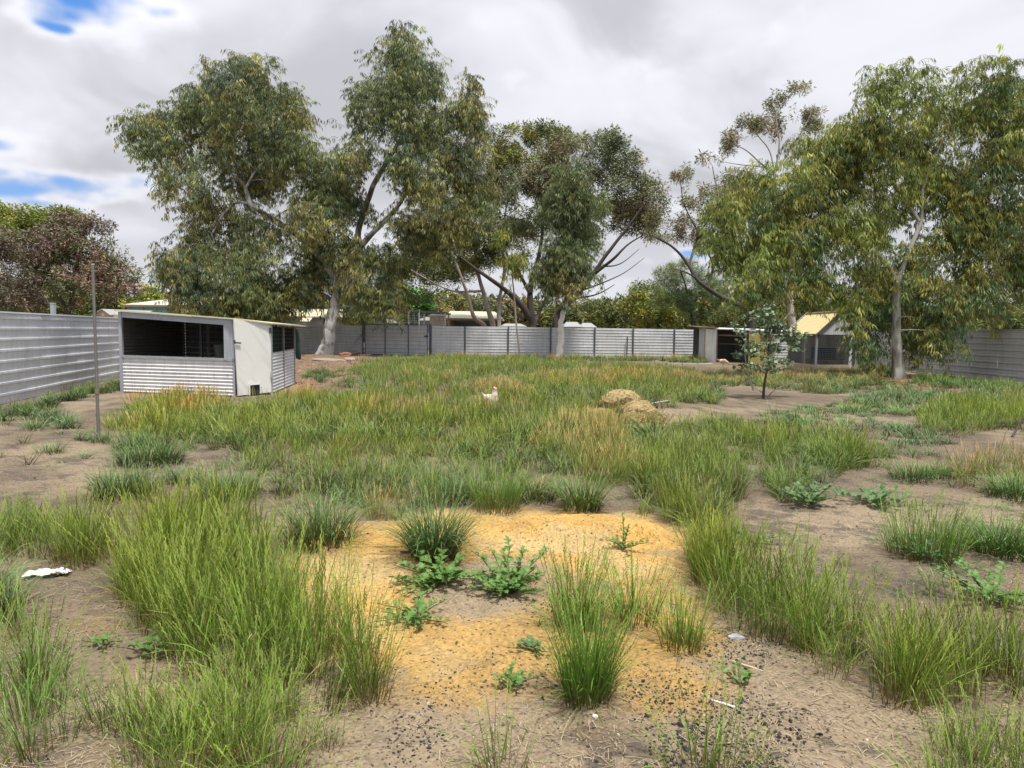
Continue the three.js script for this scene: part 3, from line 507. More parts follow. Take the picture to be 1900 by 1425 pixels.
lowRoof('far_house', 'second small white hipped roof over the fence, further from the sapling', 'house', 1078, 1108, 599, 607, 74, M.white);

// ------------------------------------------------------------------ trees
const YAX = V3(0, 1, 0);
function leafAt(b, p, dir, len, wid, col, R, fold = 0.3) {
  const s = V3(R() - 0.5, R() - 0.5, R() - 0.5).cross(dir).normalize(), n = s.clone().cross(dir).normalize(), m = p.clone().addScaledVector(dir, len * 0.42).addScaledVector(n, -len * 0.06), t = p.clone().addScaledVector(dir, len).addScaledVector(n, len * 0.1 * (R() - 0.3)), k = 0.74 + 0.52 * R(), c = col.map((x) => x * k);
  const i0 = b.v(p.x, p.y, p.z, c), l = m.clone().addScaledVector(s, wid / 2).addScaledVector(n, wid * fold), r = m.clone().addScaledVector(s, -wid / 2).addScaledVector(n, wid * fold);
  const i1 = b.v(l.x, l.y, l.z, c), i2 = b.v(t.x, t.y, t.z, c), i3 = b.v(r.x, r.y, r.z, c);
  b.tri(i0, i1, i2); b.tri(i0, i2, i3);
}
function sprig(kind, seed) {
  const b = new MB(), R = rng(seed), tw = [0.5, 0.36, 0.26], rd = (a) => (R() - 0.5) * 2 * a;
  if (kind === 'gum') {            // a twig that arches and hangs, long narrow leaves dangling
    const pts = []; let p = V3(0, 0, 0), d = V3(0.8, 0.35, 0).normalize();
    for (let k = 0; k < 5; k++) { pts.push(p.clone()); p = p.clone().addScaledVector(d, 0.13); d = d.clone().add(V3(rd(0.15), -0.42, rd(0.25))).normalize(); }
    b.tube(pts, [0.007, 0.006, 0.005, 0.004, 0.002], 3, () => tw);
    for (let k = 0; k < 15; k++) { const q = pts[Math.min(4, 1 + ((R() * 4) | 0))].clone().add(V3(rd(0.05), rd(0.03), rd(0.05))); leafAt(b, q, V3(rd(0.36), -1 + R() * 0.35, rd(0.36)).normalize(), 0.16 + R() * 0.11, 0.026 + R() * 0.016, [1, 1, 1], R); }
  } else if (kind === 'puff') {    // upright clustered end of a branch
    b.tube([V3(0, -0.25, 0), V3(0.05, -0.1, 0.02), V3(0.1, 0.05, 0)], [0.008, 0.006, 0.003], 3, () => [0.3, 0.22, 0.18]);
    for (let k = 0; k < 16; k++) { const d = V3(rd(1), rd(0.8) + 0.15, rd(1)).normalize(); leafAt(b, d.clone().multiplyScalar(0.06 + 0.1 * R()), d.clone().add(V3(rd(0.5), -0.35, rd(0.5))).normalize(), 0.11 + R() * 0.08, 0.034 + R() * 0.02, [1, 1, 1], R); }
  } else if (kind === 'fine') {
    for (let k = 0; k < 26; k++) { const d = V3(rd(0.7), rd(0.5), rd(0.7)); leafAt(b, d.clone().multiplyScalar(0.25), V3(rd(0.7), -0.25 + R(), rd(0.7)).normalize(), 0.15 + R() * 0.14, 0.012, [1, 1, 1], R, 0.1); }
  } else if (kind === 'round') {
    for (let k = 0; k < 9; k++) { const d = V3(rd(1), rd(0.8), rd(1)); leafAt(b, d.clone().multiplyScalar(0.16), V3(rd(1), rd(0.5), rd(1)).normalize(), 0.13 + R() * 0.06, 0.1 + R() * 0.03, [1, 1, 1], R, 0.1); }
  } else {                          // 'broad': rounded young gum leaves, one twig
    b.tube([V3(0, 0, 0), V3(0.1, 0.05, 0.02), V3(0.2, 0.04, 0.03)], [0.005, 0.004, 0.002], 3, () => [0.35, 0.2, 0.16]);
    for (let k = 0; k < 6; k++) leafAt(b, V3(0.04 + 0.16 * R(), 0.03 + rd(0.02), rd(0.03)), V3(rd(0.8), rd(0.7) - 0.2, rd(0.8)).normalize(), 0.075 + R() * 0.05, 0.055 + R() * 0.03, [1, 1, 1], R, 0.08);
  }
  return b.geo(true);
}
const SPRIGS = {}; for (const k of ['gum', 'puff', 'fine', 'round', 'broad']) SPRIGS[k] = [1, 2, 3].map((s) => sprig(k, s * 17 + k.length));
const pal = {
  gum: [[0.15, 0.19, 0.082], [0.2, 0.22, 0.078], [0.112, 0.155, 0.082], [0.25, 0.25, 0.08], [0.2, 0.19, 0.078], [0.105, 0.145, 0.085]],
  gumR: [[0.185, 0.23, 0.06], [0.245, 0.26, 0.064], [0.118, 0.175, 0.062], [0.265, 0.265, 0.07], [0.21, 0.22, 0.064], [0.105, 0.16, 0.066]],
  grey: [[0.178, 0.197, 0.102], [0.139, 0.170, 0.090], [0.218, 0.197, 0.108], [0.198, 0.211, 0.096], [0.238, 0.197, 0.120]],
  olive: [[0.164, 0.186, 0.046], [0.116, 0.155, 0.044], [0.232, 0.207, 0.047], [0.086, 0.129, 0.041], [0.189, 0.216, 0.046]],
  sapling: [[0.137, 0.181, 0.080], [0.168, 0.199, 0.080], [0.112, 0.152, 0.068], [0.223, 0.211, 0.083]],
  red: [[0.15, 0.13, 0.085], [0.16, 0.108, 0.088], [0.135, 0.14, 0.07], [0.13, 0.155, 0.06], [0.26, 0.15, 0.12], [0.13, 0.15, 0.065]],
  yellowGreen: [[0.181, 0.222, 0.041], [0.257, 0.260, 0.048], [0.137, 0.181, 0.041], [0.326, 0.276, 0.058]],
  casuarina: [[0.132, 0.190, 0.096], [0.172, 0.224, 0.096], [0.211, 0.245, 0.090]],
  fig: [[0.038, 0.121, 0.022], [0.065, 0.165, 0.028], [0.095, 0.216, 0.036]],
  young: [[0.240, 0.294, 0.166], [0.172, 0.224, 0.110], [0.326, 0.363, 0.221], [0.450, 0.260, 0.083], [0.412, 0.345, 0.083], [0.137, 0.190, 0.103]],
  brown: [[0.232, 0.173, 0.062], [0.172, 0.165, 0.055], [0.284, 0.216, 0.068]],
};
const BARK = {
  white: (x, y, z) => { const a = fbm(x * 2.6 + z * 2, y * 0.9 + z, 4, 3), f = fbm(x * 9, y * 3 + z * 9, 3), k = sstep(0.49, 0.53, a), d = sstep(0.5, 0.54, f * 0.65 + n3(x * 7 + z * 5, y * 1.6, 4) * 0.35); let c = [lerp(0.50, 0.2, k), lerp(0.49, 0.165, k), lerp(0.48, 0.14, k)]; return c.map((v) => v * (0.85 + 0.3 * f) * (1 - 0.6 * d)); },
  cream: (x, y, z) => { const a = fbm(x * 4 + z * 3, y * 1.5, 4, 9); const k = sstep(0.5, 0.66, a); return [lerp(0.72, 0.5, k), lerp(0.7, 0.48, k), lerp(0.65, 0.43, k)]; },
  grey: (x, y, z) => { const a = fbm(x * 4 + z * 3, y * 1.5, 4, 9), f = fbm(x * 10, y * 3 + z * 9, 3), k = sstep(0.47, 0.58, a); return [lerp(0.42, 0.22, k), lerp(0.41, 0.205, k), lerp(0.375, 0.175, k)].map((v) => v * (0.8 + 0.4 * f)); },
  pale: (x, y, z) => { const a = fbm(x * 3 + z, y * 1.3, 3, 19); return [0.38 + 0.2 * (a - 0.5), 0.32 + 0.18 * (a - 0.5), 0.28 + 0.16 * (a - 0.5)]; },
  dark: (x, y, z) => { const a = fbm(x * 6 + z * 5, y * 1.6, 3, 29); return [0.06 * (0.5 + a), 0.05 * (0.5 + a), 0.045 * (0.5 + a)]; },
};
function makeTree(o) {
  const R = rng(o.seed), rd = (a) => (R() - 0.5) * 2 * a, d0 = o.d, m = (px) => (px / F) * d0, G1 = o.sprig === 'gum' ? 1.12 : 1.08, t = thing(o.name, o.label, 'tree', o.group), nodes = [];
  const W = (p) => at(p[0], p[1], d0 + (p[2] ?? 0) * (o.dzK ?? 1) + (o.dz0 ?? 0) * clamp((620 - p[1]) / 120));
  (o.limbs ?? []).forEach((L, li) => {
    const pts = L.p.map(W); if (li === 0 || L.ground) { const b = pts[0].clone(); const y = H(b.x, b.z) - 0.25; if (b.y > y + 0.3) pts.unshift(V3(b.x, y, b.z)); else pts[0].y = y; }
    const cv = new THREE.CatmullRomCurve3(pts, false, 'centripetal'), n = Math.max(6, Math.round(cv.getLength() / (li === 0 && o.flare ? 0.07 : o.fine ?? 0.3))), P = cv.getPoints(n), r0 = m(L.r[0]) * 0.42, r1 = m(L.r[1]) * 0.36, rad = [];
    P.forEach((p, i) => { const s = i / n, w = r0 * 0.35 * Math.min(1, i); p.x += w * (n3(p.y * 1.1, i * 0.2, li) - 0.5); p.z += w * (n3(p.y * 1.1 + 30, i * 0.2, li) - 0.5); let r = lerp(r0, r1, Math.pow(s, 0.8)); if ((li === 0 || L.ground) && o.flare) r *= 1 + o.flare * Math.exp(-(p.y - P[0].y - 0.25) / 0.32); const rr = r; rad.push((a) => rr * (1 + 0.09 * Math.sin(a * 3 + p.y * 2.2) + 0.06 * Math.sin(a * 5 - p.y * 3 + li))); nodes.push([p, r]); });
    const b = new MB(); b.tube(P, rad, li === 0 && o.flare ? 26 : r0 > 0.12 ? 14 : 8, BARK[L.bark ?? o.bark]); mesh(li === 0 || L.ground ? 'trunk' : 'limb', b.geo(), M.bark, t);
  });
  // crown
  const n = o.sprig, colors = o.pal, inst = [[], [], []], subs = [], sc = o.size ?? 1, thr = (o.thr ?? 0.44) - 0.045, fq = o.fq ?? 0.9;
  for (const C of o.clumps) {
    const [px, py, rx, ry, dz] = C, c = at(px, py, d0 + (dz ?? rd(m(rx) * 0.8))), ax = m(rx) * G1, ay = m(ry) * G1, az = (ax + ay) / 2 * (o.depthK ?? 1), cnt = Math.round((o.k ?? 40) * (o.sprig === 'gum' ? 1.45 : 1.25) * ax * ay * Math.PI);
    for (let i = 0, tries = 0; i < cnt && tries < cnt * 5; tries++) {
      const u = V3(rd(1), rd(1), rd(1)), l = u.length(); if (l > 1 || l < 0.25 * R()) continue;
      const p = V3(c.x + u.x * ax, c.y + u.y * ay, c.z + u.z * az), g = n3(p.x * fq, p.y * fq * 1.15, p.z * fq + o.seed) * 0.65 + n3(p.x * fq * 2.6, p.y * fq * 2.2, p.z * fq * 2.6) * 0.35;
      if (g < thr + 0.1 * l) continue;
      i++; inst[(R() * 3) | 0].push(p); if (n === 'gum' && R() < 0.55) { const m2 = 1 + R() * 3.6 | 0; for (let h = 1; h <= m2; h++) { inst[(R() * 3) | 0].push(V3(p.x + rd(0.09) * sc, p.y - 0.24 * h * sc, p.z + rd(0.09) * sc)); i += 0.6; } } if (subs.length < 900 && R() < (o.twigs ?? 60) / cnt) subs.push(p);
    }
    subs.push(c);
  }
  // branches out to the clumps, nearest first
  if (nodes.length) {
    const b = new MB(), todo = subs.map((p) => [Math.min(...nodes.map((q) => q[0].distanceToSquared(p))), p]).sort((a, c) => a[0] - c[0]);
    for (const [, p] of todo) {
      let best = null, bd = 1e9; for (const q of nodes) { if (q[1] < 0.006) continue; const dd = q[0].distanceTo(p) + Math.max(0, q[0].y - p.y) * 0.8; if (dd < bd) { bd = dd; best = q; } }
      if (!best || bd < 0.12 || bd > (o.reach ?? 5)) continue;
      const s = best[0], mid = s.clone().lerp(p, 0.5).add(V3(rd(bd * 0.12), bd * 0.1, rd(bd * 0.12))), cv = new THREE.QuadraticBezierCurve3(s, mid, p), k = Math.max(3, Math.min(7, Math.round(bd / 0.4))), P = cv.getPoints(k), ra = Math.min(best[1] * 0.62, (o.twigR ?? 0.035) * (0.5 + bd * 0.5));
      P.forEach((q, i) => { if (i > 0 && i < k) q.add(V3(rd(bd * 0.04), rd(bd * 0.04), rd(bd * 0.04))); });
      const rads = P.map((_, i) => lerp(ra, Math.max(0.006, ra * 0.25), i / k)); b.tube(P, rads, 5, BARK[o.bark2 ?? o.bark]); P.forEach((q, i) => i && nodes.push([q, rads[i]]));
    }
    if (b.i.length) tag(mesh('branches', b.geo(), M.bark, t), null, null, null, 'stuff');
  }
  const crown = new THREE.Group(); crown.name = 'crown'; t.add(crown); crown.userData.kind = 'stuff';
  const q = new THREE.Quaternion(), q2 = new THREE.Quaternion(), s = V3(1, 1, 1), mm = new THREE.Matrix4(), col = new THREE.Color();
  inst.forEach((list, v) => {
    if (!list.length) return; const im = new THREE.InstancedMesh(SPRIGS[n][v], M.leaf, list.length); im.name = 'foliage'; im.userData.kind = 'stuff'; im.castShadow = im.receiveShadow = true;
    list.forEach((p, i) => {
      q.setFromAxisAngle(YAX, R() * 6.283); q2.setFromEuler(new THREE.Euler(rd(0.4), 0, rd(0.4))); q.multiply(q2); const k = sc * (0.75 + R() * 0.55);
      mm.compose(p, q, s.set(k, k, k)); im.setMatrixAt(i, mm);
      const g = n3(p.x * 0.7 + 50, p.y * 0.7, p.z * 0.7) * 0.55 + n3(p.x * 0.28 + 5, p.y * 0.28, p.z * 0.28) * 0.45, pick = clamp(g * 2.1 - 0.55 + rd(0.12), 0, 0.999) * colors.length, a = colors[pick | 0], br = (0.55 + 0.95 * n3(p.x * 1.6, p.y * 1.6, p.z * 1.6 + 9)) * (0.8 + 0.4 * R()) * (o.bright ?? 1) * 1.42;
      im.setColorAt(i, col.setRGB(a[0] * br, a[1] * br, a[2] * br));
    });
    crown.add(im);
  });
  return t;
}
const CL = (s) => s.trim().split(/\s+/).map((t) => t.split(',').map(Number));
makeTree({ name: 'gum_tree', label: 'tallest white trunked gum tree, leaning trunk, standing before the fence near the gate', seed: 101, d: 39.6, bark: 'white', flare: 0.3, fine: 0.18, sprig: 'gum', pal: pal.gum, k: 24, thr: 0.46, size: 1.2, twigs: 9, reach: 6, dzK: 0.35, dz0: 0.5,
  limbs: [{ p: [[600, 662], [612, 612], [620, 565], [624, 520, -0.2]], r: [31, 22] }, { p: [[624, 522], [600, 482, -1], [560, 444, -2.2], [508, 408, -3], [464, 376, -3.2], [455, 348, -3], [428, 316, -2.5], [400, 262, -1.5], [400, 200, -1]], r: [18, 4] }, { p: [[626, 520], [645, 488, 0.2], [672, 452, -1], [708, 416, -2], [732, 390, -2.3], [760, 350, -2]], r: [19, 7] }, { p: [[655, 474], [668, 420, 1], [690, 348, 1], [712, 310, .5], [736, 270, 0], [752, 240, 0], [754, 208, 0], [748, 170, 0], [760, 110, 0]], r: [15, 4] }, { p: [[736, 268, 0], [792, 254, 0], [826, 222, 0.4], [850, 196, 1]], r: [8, 3] }, { p: [[760, 350, -2], [790, 330, 0], [848, 286, 0.5]], r: [6, 2] }, { p: [[614, 556], [598, 546, -1], [580, 541, -1.6], [560, 549, -2]], r: [10, 4] }, { p: [[464, 378, -3], [440, 376, -3.6], [412, 400, -4], [396, 430, -4.2]], r: [7, 2] }, { p: [[455, 350, -3], [480, 310, -3.2], [545, 262, -3]], r: [6, 2] }],
  clumps: CL('470,205,75,80 405,185,65,58 395,150,42,36 520,180,48,50 470,130,52,28 265,236,40,36 298,262,46,34 330,232,40,46 344,330,44,44 430,278,96,62 540,258,58,56 392,392,46,44 346,470,56,48 430,505,84,66 490,540,52,48 382,545,46,46 312,482,30,34 470,430,56,40 600,330,64,56 588,408,56,52 655,470,40,36 560,470,50,50 648,276,40,48 762,84,40,44 722,128,50,46 780,148,42,54 690,190,46,52 742,214,50,44 862,186,34,46 884,232,26,34 822,246,60,46 862,292,50,46 796,322,58,46 756,300,42,52 880,344,36,36 760,400,50,42 822,398,50,40 700,484,36,46 790,440,48,32 690,538,30,34 872,398,40,40 430,566,70,26 350,552,32,34 500,336,60,44 560,530,40,44 640,400,44,48 600,500,34,34 520,560,40,30 470,560,50,30 720,560,24,34 660,520,30,26') });
makeTree({ name: 'gum_tree', label: 'broad white trunked gum tree beside the small hut with yellow roof', seed: 202, d: 25.4, bark: 'grey', flare: 0.3, fine: 0.15, sprig: 'gum', pal: pal.gumR, k: 35, thr: 0.47, fq: 1.1, size: 0.95, twigs: 14, reach: 4, bright: 1.08, dzK: 0.4, dz0: -0.35,
  limbs: [{ p: [[1668, 704], [1665, 655], [1663, 600], [1665, 520]], r: [24, 17] }, { p: [[1666, 522], [1686, 468], [1708, 412], [1711, 360], [1722, 322], [1760, 240]], r: [13, 4] }, { p: [[1662, 518], [1640, 482, 0], [1605, 458, 0], [1562, 441, 0.3], [1530, 420, 0.6]], r: [9, 3] }, { p: [[1706, 410], [1660, 340, .8], [1670, 250, 1], [1680, 180, 1]], r: [8, 3] }, { p: [[1665, 530], [1760, 480, .8], [1840, 420, 1]], r: [8, 3] }],
  clumps: CL('1822,142,50,40 1862,186,44,50 1850,230,50,40 1664,172,66,48 1614,212,50,52 1584,250,40,44 1520,262,54,38 1490,304,66,42 1470,330,50,36 1400,342,56,40 1352,410,40,50 1340,380,24,30 1420,402,60,50 1346,462,30,36 1370,480,34,34 1398,500,48,40 1500,476,52,44 1490,518,42,26 1580,360,66,58 1660,300,66,56 1740,250,56,56 1820,320,70,54 1866,270,44,40 1820,440,70,56 1740,460,66,48 1620,460,46,46 1800,524,74,42 1846,548,46,24 1660,400,52,48,1.2 1616,612,26,40 1722,598,50,34 1744,618,36,28,-0.8 1616,604,26,34,-0.8 1694,588,34,24,-0.9 1680,566,44,34,1.4 1640,640,20,26 1612,650,14,24 1694,612,26,26,0.5 1780,550,46,24 1560,420,52,40 1460,440,50,44 1570,520,44,28 1930,330,50,60 1940,450,50,60 1930,210,40,50 1700,520,60,40 1610,555,36,26 1596,650,12,24 1720,350,60,50 1770,400,50,44 1540,330,50,40 1460,370,46,40 1620,260,44,40 1640,520,40,36,1.2 1420,450,40,34 1810,380,60,50 1780,200,44,40 1880,500,50,50 1430,505,32,26') });
// behind the back fence
makeTree({ name: 'dark_trunk_gum', label: 'many stemmed dark trunked tree with browned crown behind the back fence', seed: 303, d: 50, bark: 'dark', sprig: 'puff', pal: pal.grey, k: 21, thr: 0.5, size: 1.5, twigs: 16, reach: 8, twigR: 0.05,
  limbs: [{ p: [[988, 604], [984, 560], [986, 520, 1], [1002, 470, 1], [1008, 420, 1], [1030, 350, 1]], r: [20, 5] }, { p: [[984, 590], [962, 560, -1], [930, 532, -2], [884, 500, -2.5], [855, 478, -3]], r: [17, 4] }, { ground: true, p: [[1032, 604], [1036, 580], [1066, 552, -1], [1098, 512, -2], [1130, 466, -2], [1166, 420, -2], [1196, 380, -2]], r: [19, 4] }, { p: [[1098, 512, -2], [1140, 478, -3], [1168, 452, -3], [1206, 430, -3]], r: [8, 2] }, { p: [[984, 545], [962, 505, 1], [940, 470, 2], [930, 420, 2]], r: [9, 3] }, { p: [[990, 600], [1010, 560, 2], [1026, 530, 3]], r: [10, 3] }, { p: [[975, 594], [950, 574, 1], [936, 562, 1]], r: [9, 4] }, { p: [[1076, 540, -1], [1120, 524, -3], [1160, 505, -3.6], [1196, 478, -4]], r: [4, 1] }, { p: [[1060, 556, -1], [1110, 545, -2], [1140, 528, -3]], r: [5, 1.4] }, { p: [[1110, 495, -2], [1150, 490, -3.4], [1186, 462, -4]], r: [4, 1] }],
  clumps: CL('1100,290,64,36 1044,286,44,40 1150,326,56,46 1192,364,40,44 1100,370,64,48 1036,370,46,46 1006,340,40,46 958,350,40,44 1204,412,30,30 1160,400,40,34 1066,330,50,40 1130,264,34,22 990,400,40,40 1080,420,36,30 940,400,34,36') });
makeTree({ name: 'olive_gum', label: 'green crowned gum with several pale pinkish trunks behind the open fronted carport', seed: 404, d: 56, bark: 'pale', sprig: 'puff', pal: pal.olive, k: 19, thr: 0.5, size: 1.6, twigs: 16, reach: 8, twigR: 0.05,
  limbs: [{ p: [[915, 606], [903, 565], [888, 510, 1], [882, 460, 1], [900, 400, 1]], r: [15, 5] }, { ground: true, p: [[900, 606], [880, 588, -1], [868, 548, -1.5], [852, 505, -2], [836, 460, -2]], r: [13, 4] }, { ground: true, p: [[926, 606], [926, 560, 1], [936, 500, 2], [930, 440, 2], [950, 340, 2]], r: [12, 4] }, { p: [[895, 540], [840, 540, -1], [800, 522, -2], [762, 500, -2.5]], r: [6, 2] }],
  clumps: CL('962,256,46,24 930,282,40,40 1004,254,54,24 905,420,54,44 858,482,64,40 800,500,50,38 950,450,46,42 905,360,44,46 830,440,50,40 760,480,40,36 900,480,50,30 960,300,50,36 1040,262,30,18 780,540,40,22 740,510,30,40 880,330,40,40') });
makeTree({ name: 'pale_sapling', label: 'small grey green gum with smooth pale trunk standing before the back fence', seed: 505, d: 39.4, bark: 'cream', flare: 0.3, fine: 0.15, sprig: 'gum', pal: pal.sapling, k: 40, thr: 0.46, size: 1.1, twigs: 12, reach: 4,
  limbs: [{ p: [[1037, 664], [1042, 625], [1041, 595], [1050, 560], [1058, 500], [1060, 420], [1062, 340]], r: [19, 4] }, { p: [[1048, 568], [1068, 530, -.5], [1086, 480, -.8]], r: [4, 1.4] }],
  clumps: CL('1062,330,36,40 1050,390,44,40 1076,420,40,42 1036,450,36,40 1062,490,46,40 1042,516,34,22 1086,510,32,22 1020,500,26,30 1090,366,30,34') });
makeTree({ name: 'pole_sapling', label: 'very thin bare pole like sapling with small tuft of leaves before the back fence', seed: 515, d: 40, bark: 'pale', sprig: 'gum', pal: pal.yellowGreen, k: 36, size: 1.1, twigs: 8, fine: 0.2,
  limbs: [{ p: [[964, 661], [959, 610], [954, 550], [949, 490], [951, 440]], r: [6, 2.4] }], clumps: CL('948,455,24,24 956,484,20,16 936,480,18,14 945,425,22,18') });
makeTree({ name: 'sparse_gum', label: 'sparse dark limbed tree leaning out over the low tin shed', seed: 606, d: 46, bark: 'dark', sprig: 'puff', pal: pal.grey, k: 25, thr: 0.49, size: 1.35, twigs: 16, reach: 7, twigR: 0.04,
  limbs: [{ p: [[1394, 606], [1386, 575], [1340, 552, -.5], [1298, 524, -1], [1276, 490, -1], [1250, 460, -1], [1216, 440, -1]], r: [16, 4] }, { p: [[1292, 516, -1], [1270, 504, -1.5], [1246, 498, -2]], r: [5, 2] }, { p: [[1312, 536, -.6], [1322, 490, 0], [1300, 440, 0], [1270, 380, 0], [1262, 330, 0]], r: [6, 2] }, { p: [[1278, 494, -1], [1300, 430, .5], [1330, 380, 1], [1322, 310, 1]], r: [6, 2] }, { p: [[1330, 385, 1], [1372, 400, 1.5], [1400, 380, 2]], r: [4, 2] }],
  clumps: CL('1226,400,28,26 1258,424,40,26 1276,322,30,16 1322,380,28,40 1232,358,24,20 1312,296,22,14 1350,346,30,28 1304,446,26,20 1350,402,26,24 1214,440,20,18 1286,360,24,22 1260,340,20,18') });
makeTree({ name: 'tall_sparse_gum', label: 'tall thin crowned gum rising above the other trees, branches forking like a fan', seed: 707, d: 48, bark: 'pale', bark2: 'dark', sprig: 'puff', pal: pal.grey, k: 27, thr: 0.48, size: 1.3, twigs: 12, reach: 5, twigR: 0.035,
  limbs: [{ p: [[1470, 606], [1466, 560], [1462, 480], [1450, 400], [1436, 322]], r: [20, 6] }, { p: [[1436, 322], [1408, 300], [1386, 280], [1350, 262]], r: [5, 1.5] }, { p: [[1438, 326], [1428, 280], [1404, 248], [1396, 228]], r: [4, 1.4] }, { p: [[1440, 316], [1446, 260], [1440, 215], [1448, 185]], r: [5, 1.4] }, { p: [[1442, 316], [1476, 262], [1498, 226], [1512, 192]], r: [5, 1.4] }, { p: [[1470, 560], [1440, 530], [1412, 512], [1390, 505]], r: [9, 3], bark: 'pale' }, { p: [[1446, 380], [1400, 360], [1370, 350]], r: [6, 2] }, { p: [[1418, 310], [1370, 305], [1340, 300]], r: [3, 1] }],
  clumps: CL('1358,256,20,15 1352,278,14,12 1388,232,24,18 1430,208,34,18 1470,176,38,18 1508,196,28,18 1450,240,32,18 1498,238,24,22 1396,258,20,14 1416,240,20,16 1526,210,16,14 1480,212,26,16 1390,380,40,30 1360,362,30,24 1420,350,30,22 1440,500,40,40 1400,470,40,36') });
makeTree({ name: 'feathery_tree', label: 'feathery fine leaved tree left of the leaning limb, behind the back fence', seed: 808, d: 58, bark: 'dark', sprig: 'fine', pal: pal.casuarina, k: 12, thr: 0.49, size: 1.6, twigs: 12, reach: 6, twigR: 0.04,
  limbs: [{ p: [[1284, 606], [1281, 565], [1272, 530], [1262, 500]], r: [8, 3] }, { p: [[1282, 580], [1260, 555], [1236, 530]], r: [5, 2] }, { p: [[1283, 570], [1300, 540], [1310, 515]], r: [5, 2] }],
  clumps: CL('1240,512,30,18 1278,498,34,14 1304,540,36,32 1228,546,30,28 1262,540,34,30 1320,570,26,28 1290,570,30,24 1336,530,26,26') });
makeTree({ name: 'yellow_green_tree', label: 'rounded yellow green tree between the flat crowned tree and the feathery tree', seed: 818, d: 62, bark: 'dark', sprig: 'puff', pal: pal.yellowGreen, k: 20, thr: 0.46, size: 1.7, twigs: 8, reach: 6,
  limbs: [{ p: [[1200, 608], [1200, 585], [1194, 560], [1190, 540]], r: [6, 3] }], clumps: CL('1190,548,28,24 1208,580,40,24 1176,574,26,20 1214,540,20,20 1240,588,30,18') });
makeTree({ name: 'flat_crowned_tree', label: 'flat umbrella shaped tree far beyond the white hipped roofs', seed: 828, d: 95, bark: 'dark', sprig: 'puff', pal: pal.olive, k: 14, thr: 0.44, size: 2.2, twigs: 8, reach: 9, bright: 0.85,
  limbs: [{ p: [[1112, 606], [1110, 590], [1108, 575]], r: [4, 2] }, { p: [[1112, 598], [1090, 582], [1078, 574]], r: [3, 1] }], clumps: CL('1088,570,18,8 1112,566,24,9 1134,574,20,9 1100,580,20,6 1146,584,14,10') });
makeTree({ name: 'broad_leaved_tree', label: 'dense round dark green broad leaved tree behind the mesh run', seed: 838, d: 66, bark: 'dark', sprig: 'round', pal: pal.fig, k: 26, thr: 0.4, size: 2.2, twigs: 5, reach: 5,
  limbs: [{ p: [[756, 606], [756, 580], [754, 560]], r: [6, 4] }], clumps: CL('754,552,32,20 736,562,22,14 778,562,22,16 762,574,36,14 745,545,18,12') });
makeTree({ name: 'brown_tree', label: 'brownish olive shrub like tree right beside the dense dark green tree', seed: 848, d: 80, bark: 'dark', sprig: 'puff', pal: pal.brown, k: 16, thr: 0.42, size: 2, twigs: 4, limbs: [{ p: [[806, 606], [806, 590], [804, 580]], r: [4, 2] }], clumps: CL('806,574,24,16 830,584,20,12 716,572,20,20 720,590,20,14') });
makeTree({ name: 'dark_trunk_gum', label: 'dark trunked tree close behind the tallest white gum, foliage hanging over the fence', seed: 858, d: 47, bark: 'dark', sprig: 'gum', pal: pal.gum, k: 14, thr: 0.52, size: 1.4, twigs: 10, reach: 6,
  limbs: [{ p: [[654, 606], [652, 570], [648, 530], [644, 470]], r: [16, 6] }, { p: [[668, 606], [672, 570], [682, 530], [700, 480]], r: [8, 3] }], clumps: CL('640,560,26,30 668,570,26,30 690,560,26,40 706,520,30,30 650,500,30,40 686,590,20,20 630,590,16,18') });
// left, beyond the side fence
makeTree({ name: 'red_leaved_tree', label: 'purplish red leaved spreading tree behind the side fence', seed: 909, d: 31, bark: 'dark', sprig: 'puff', pal: pal.red, k: 27, thr: 0.48, fq: 1.3, size: 1.05, twigs: 16, reach: 5,
  limbs: [{ p: [[128, 588], [130, 560], [138, 520], [146, 470], [150, 430]], r: [10, 3] }, { p: [[128, 585], [108, 545], [70, 505], [30, 480]], r: [8, 2] }, { p: [[172, 590, 0], [186, 560], [214, 520], [232, 490]], r: [6, 2] }, { p: [[132, 570], [160, 520, -1], [186, 466, -1]], r: [6, 2] }, { p: [[118, 580], [70, 560, -1], [20, 540, -1]], r: [6, 2] }],
  clumps: CL('92,486,70,50 178,462,50,48 136,424,46,24 186,418,28,24 56,470,50,40 202,514,46,36 56,536,60,30 128,540,74,32 222,498,34,30 -10,500,50,60 150,500,60,40 20,556,40,20 110,450,50,36 240,530,22,20 -30,450,40,40 80,520,60,40 170,540,50,30') });
makeTree({ name: 'yellow_green_tree', label: 'tall yellow green tree behind the purplish red tree', seed: 919, d: 48, bark: 'dark', sprig: 'puff', pal: pal.yellowGreen, k: 24, thr: 0.45, size: 1.5, twigs: 8, reach: 7, bright: 0.9,
  limbs: [{ p: [[70, 600], [72, 540], [70, 460], [90, 420]], r: [10, 4] }], clumps: CL('32,420,50,34 122,394,24,16 140,400,22,18 84,420,44,30 6,404,30,26 60,450,60,40 110,440,40,36 -40,430,50,50') });
makeTree({ name: 'bright_green_tree', label: 'small bright green tree between purplish red tree and the blue walled house', seed: 929, d: 76, bark: 'dark', sprig: 'round', pal: pal.yellowGreen, k: 16, size: 2, twigs: 4, limbs: [{ p: [[280, 590], [280, 570], [278, 556]], r: [4, 2] }], clumps: CL('278,545,18,16 262,556,20,12 244,562,16,10 290,552,16,14') });
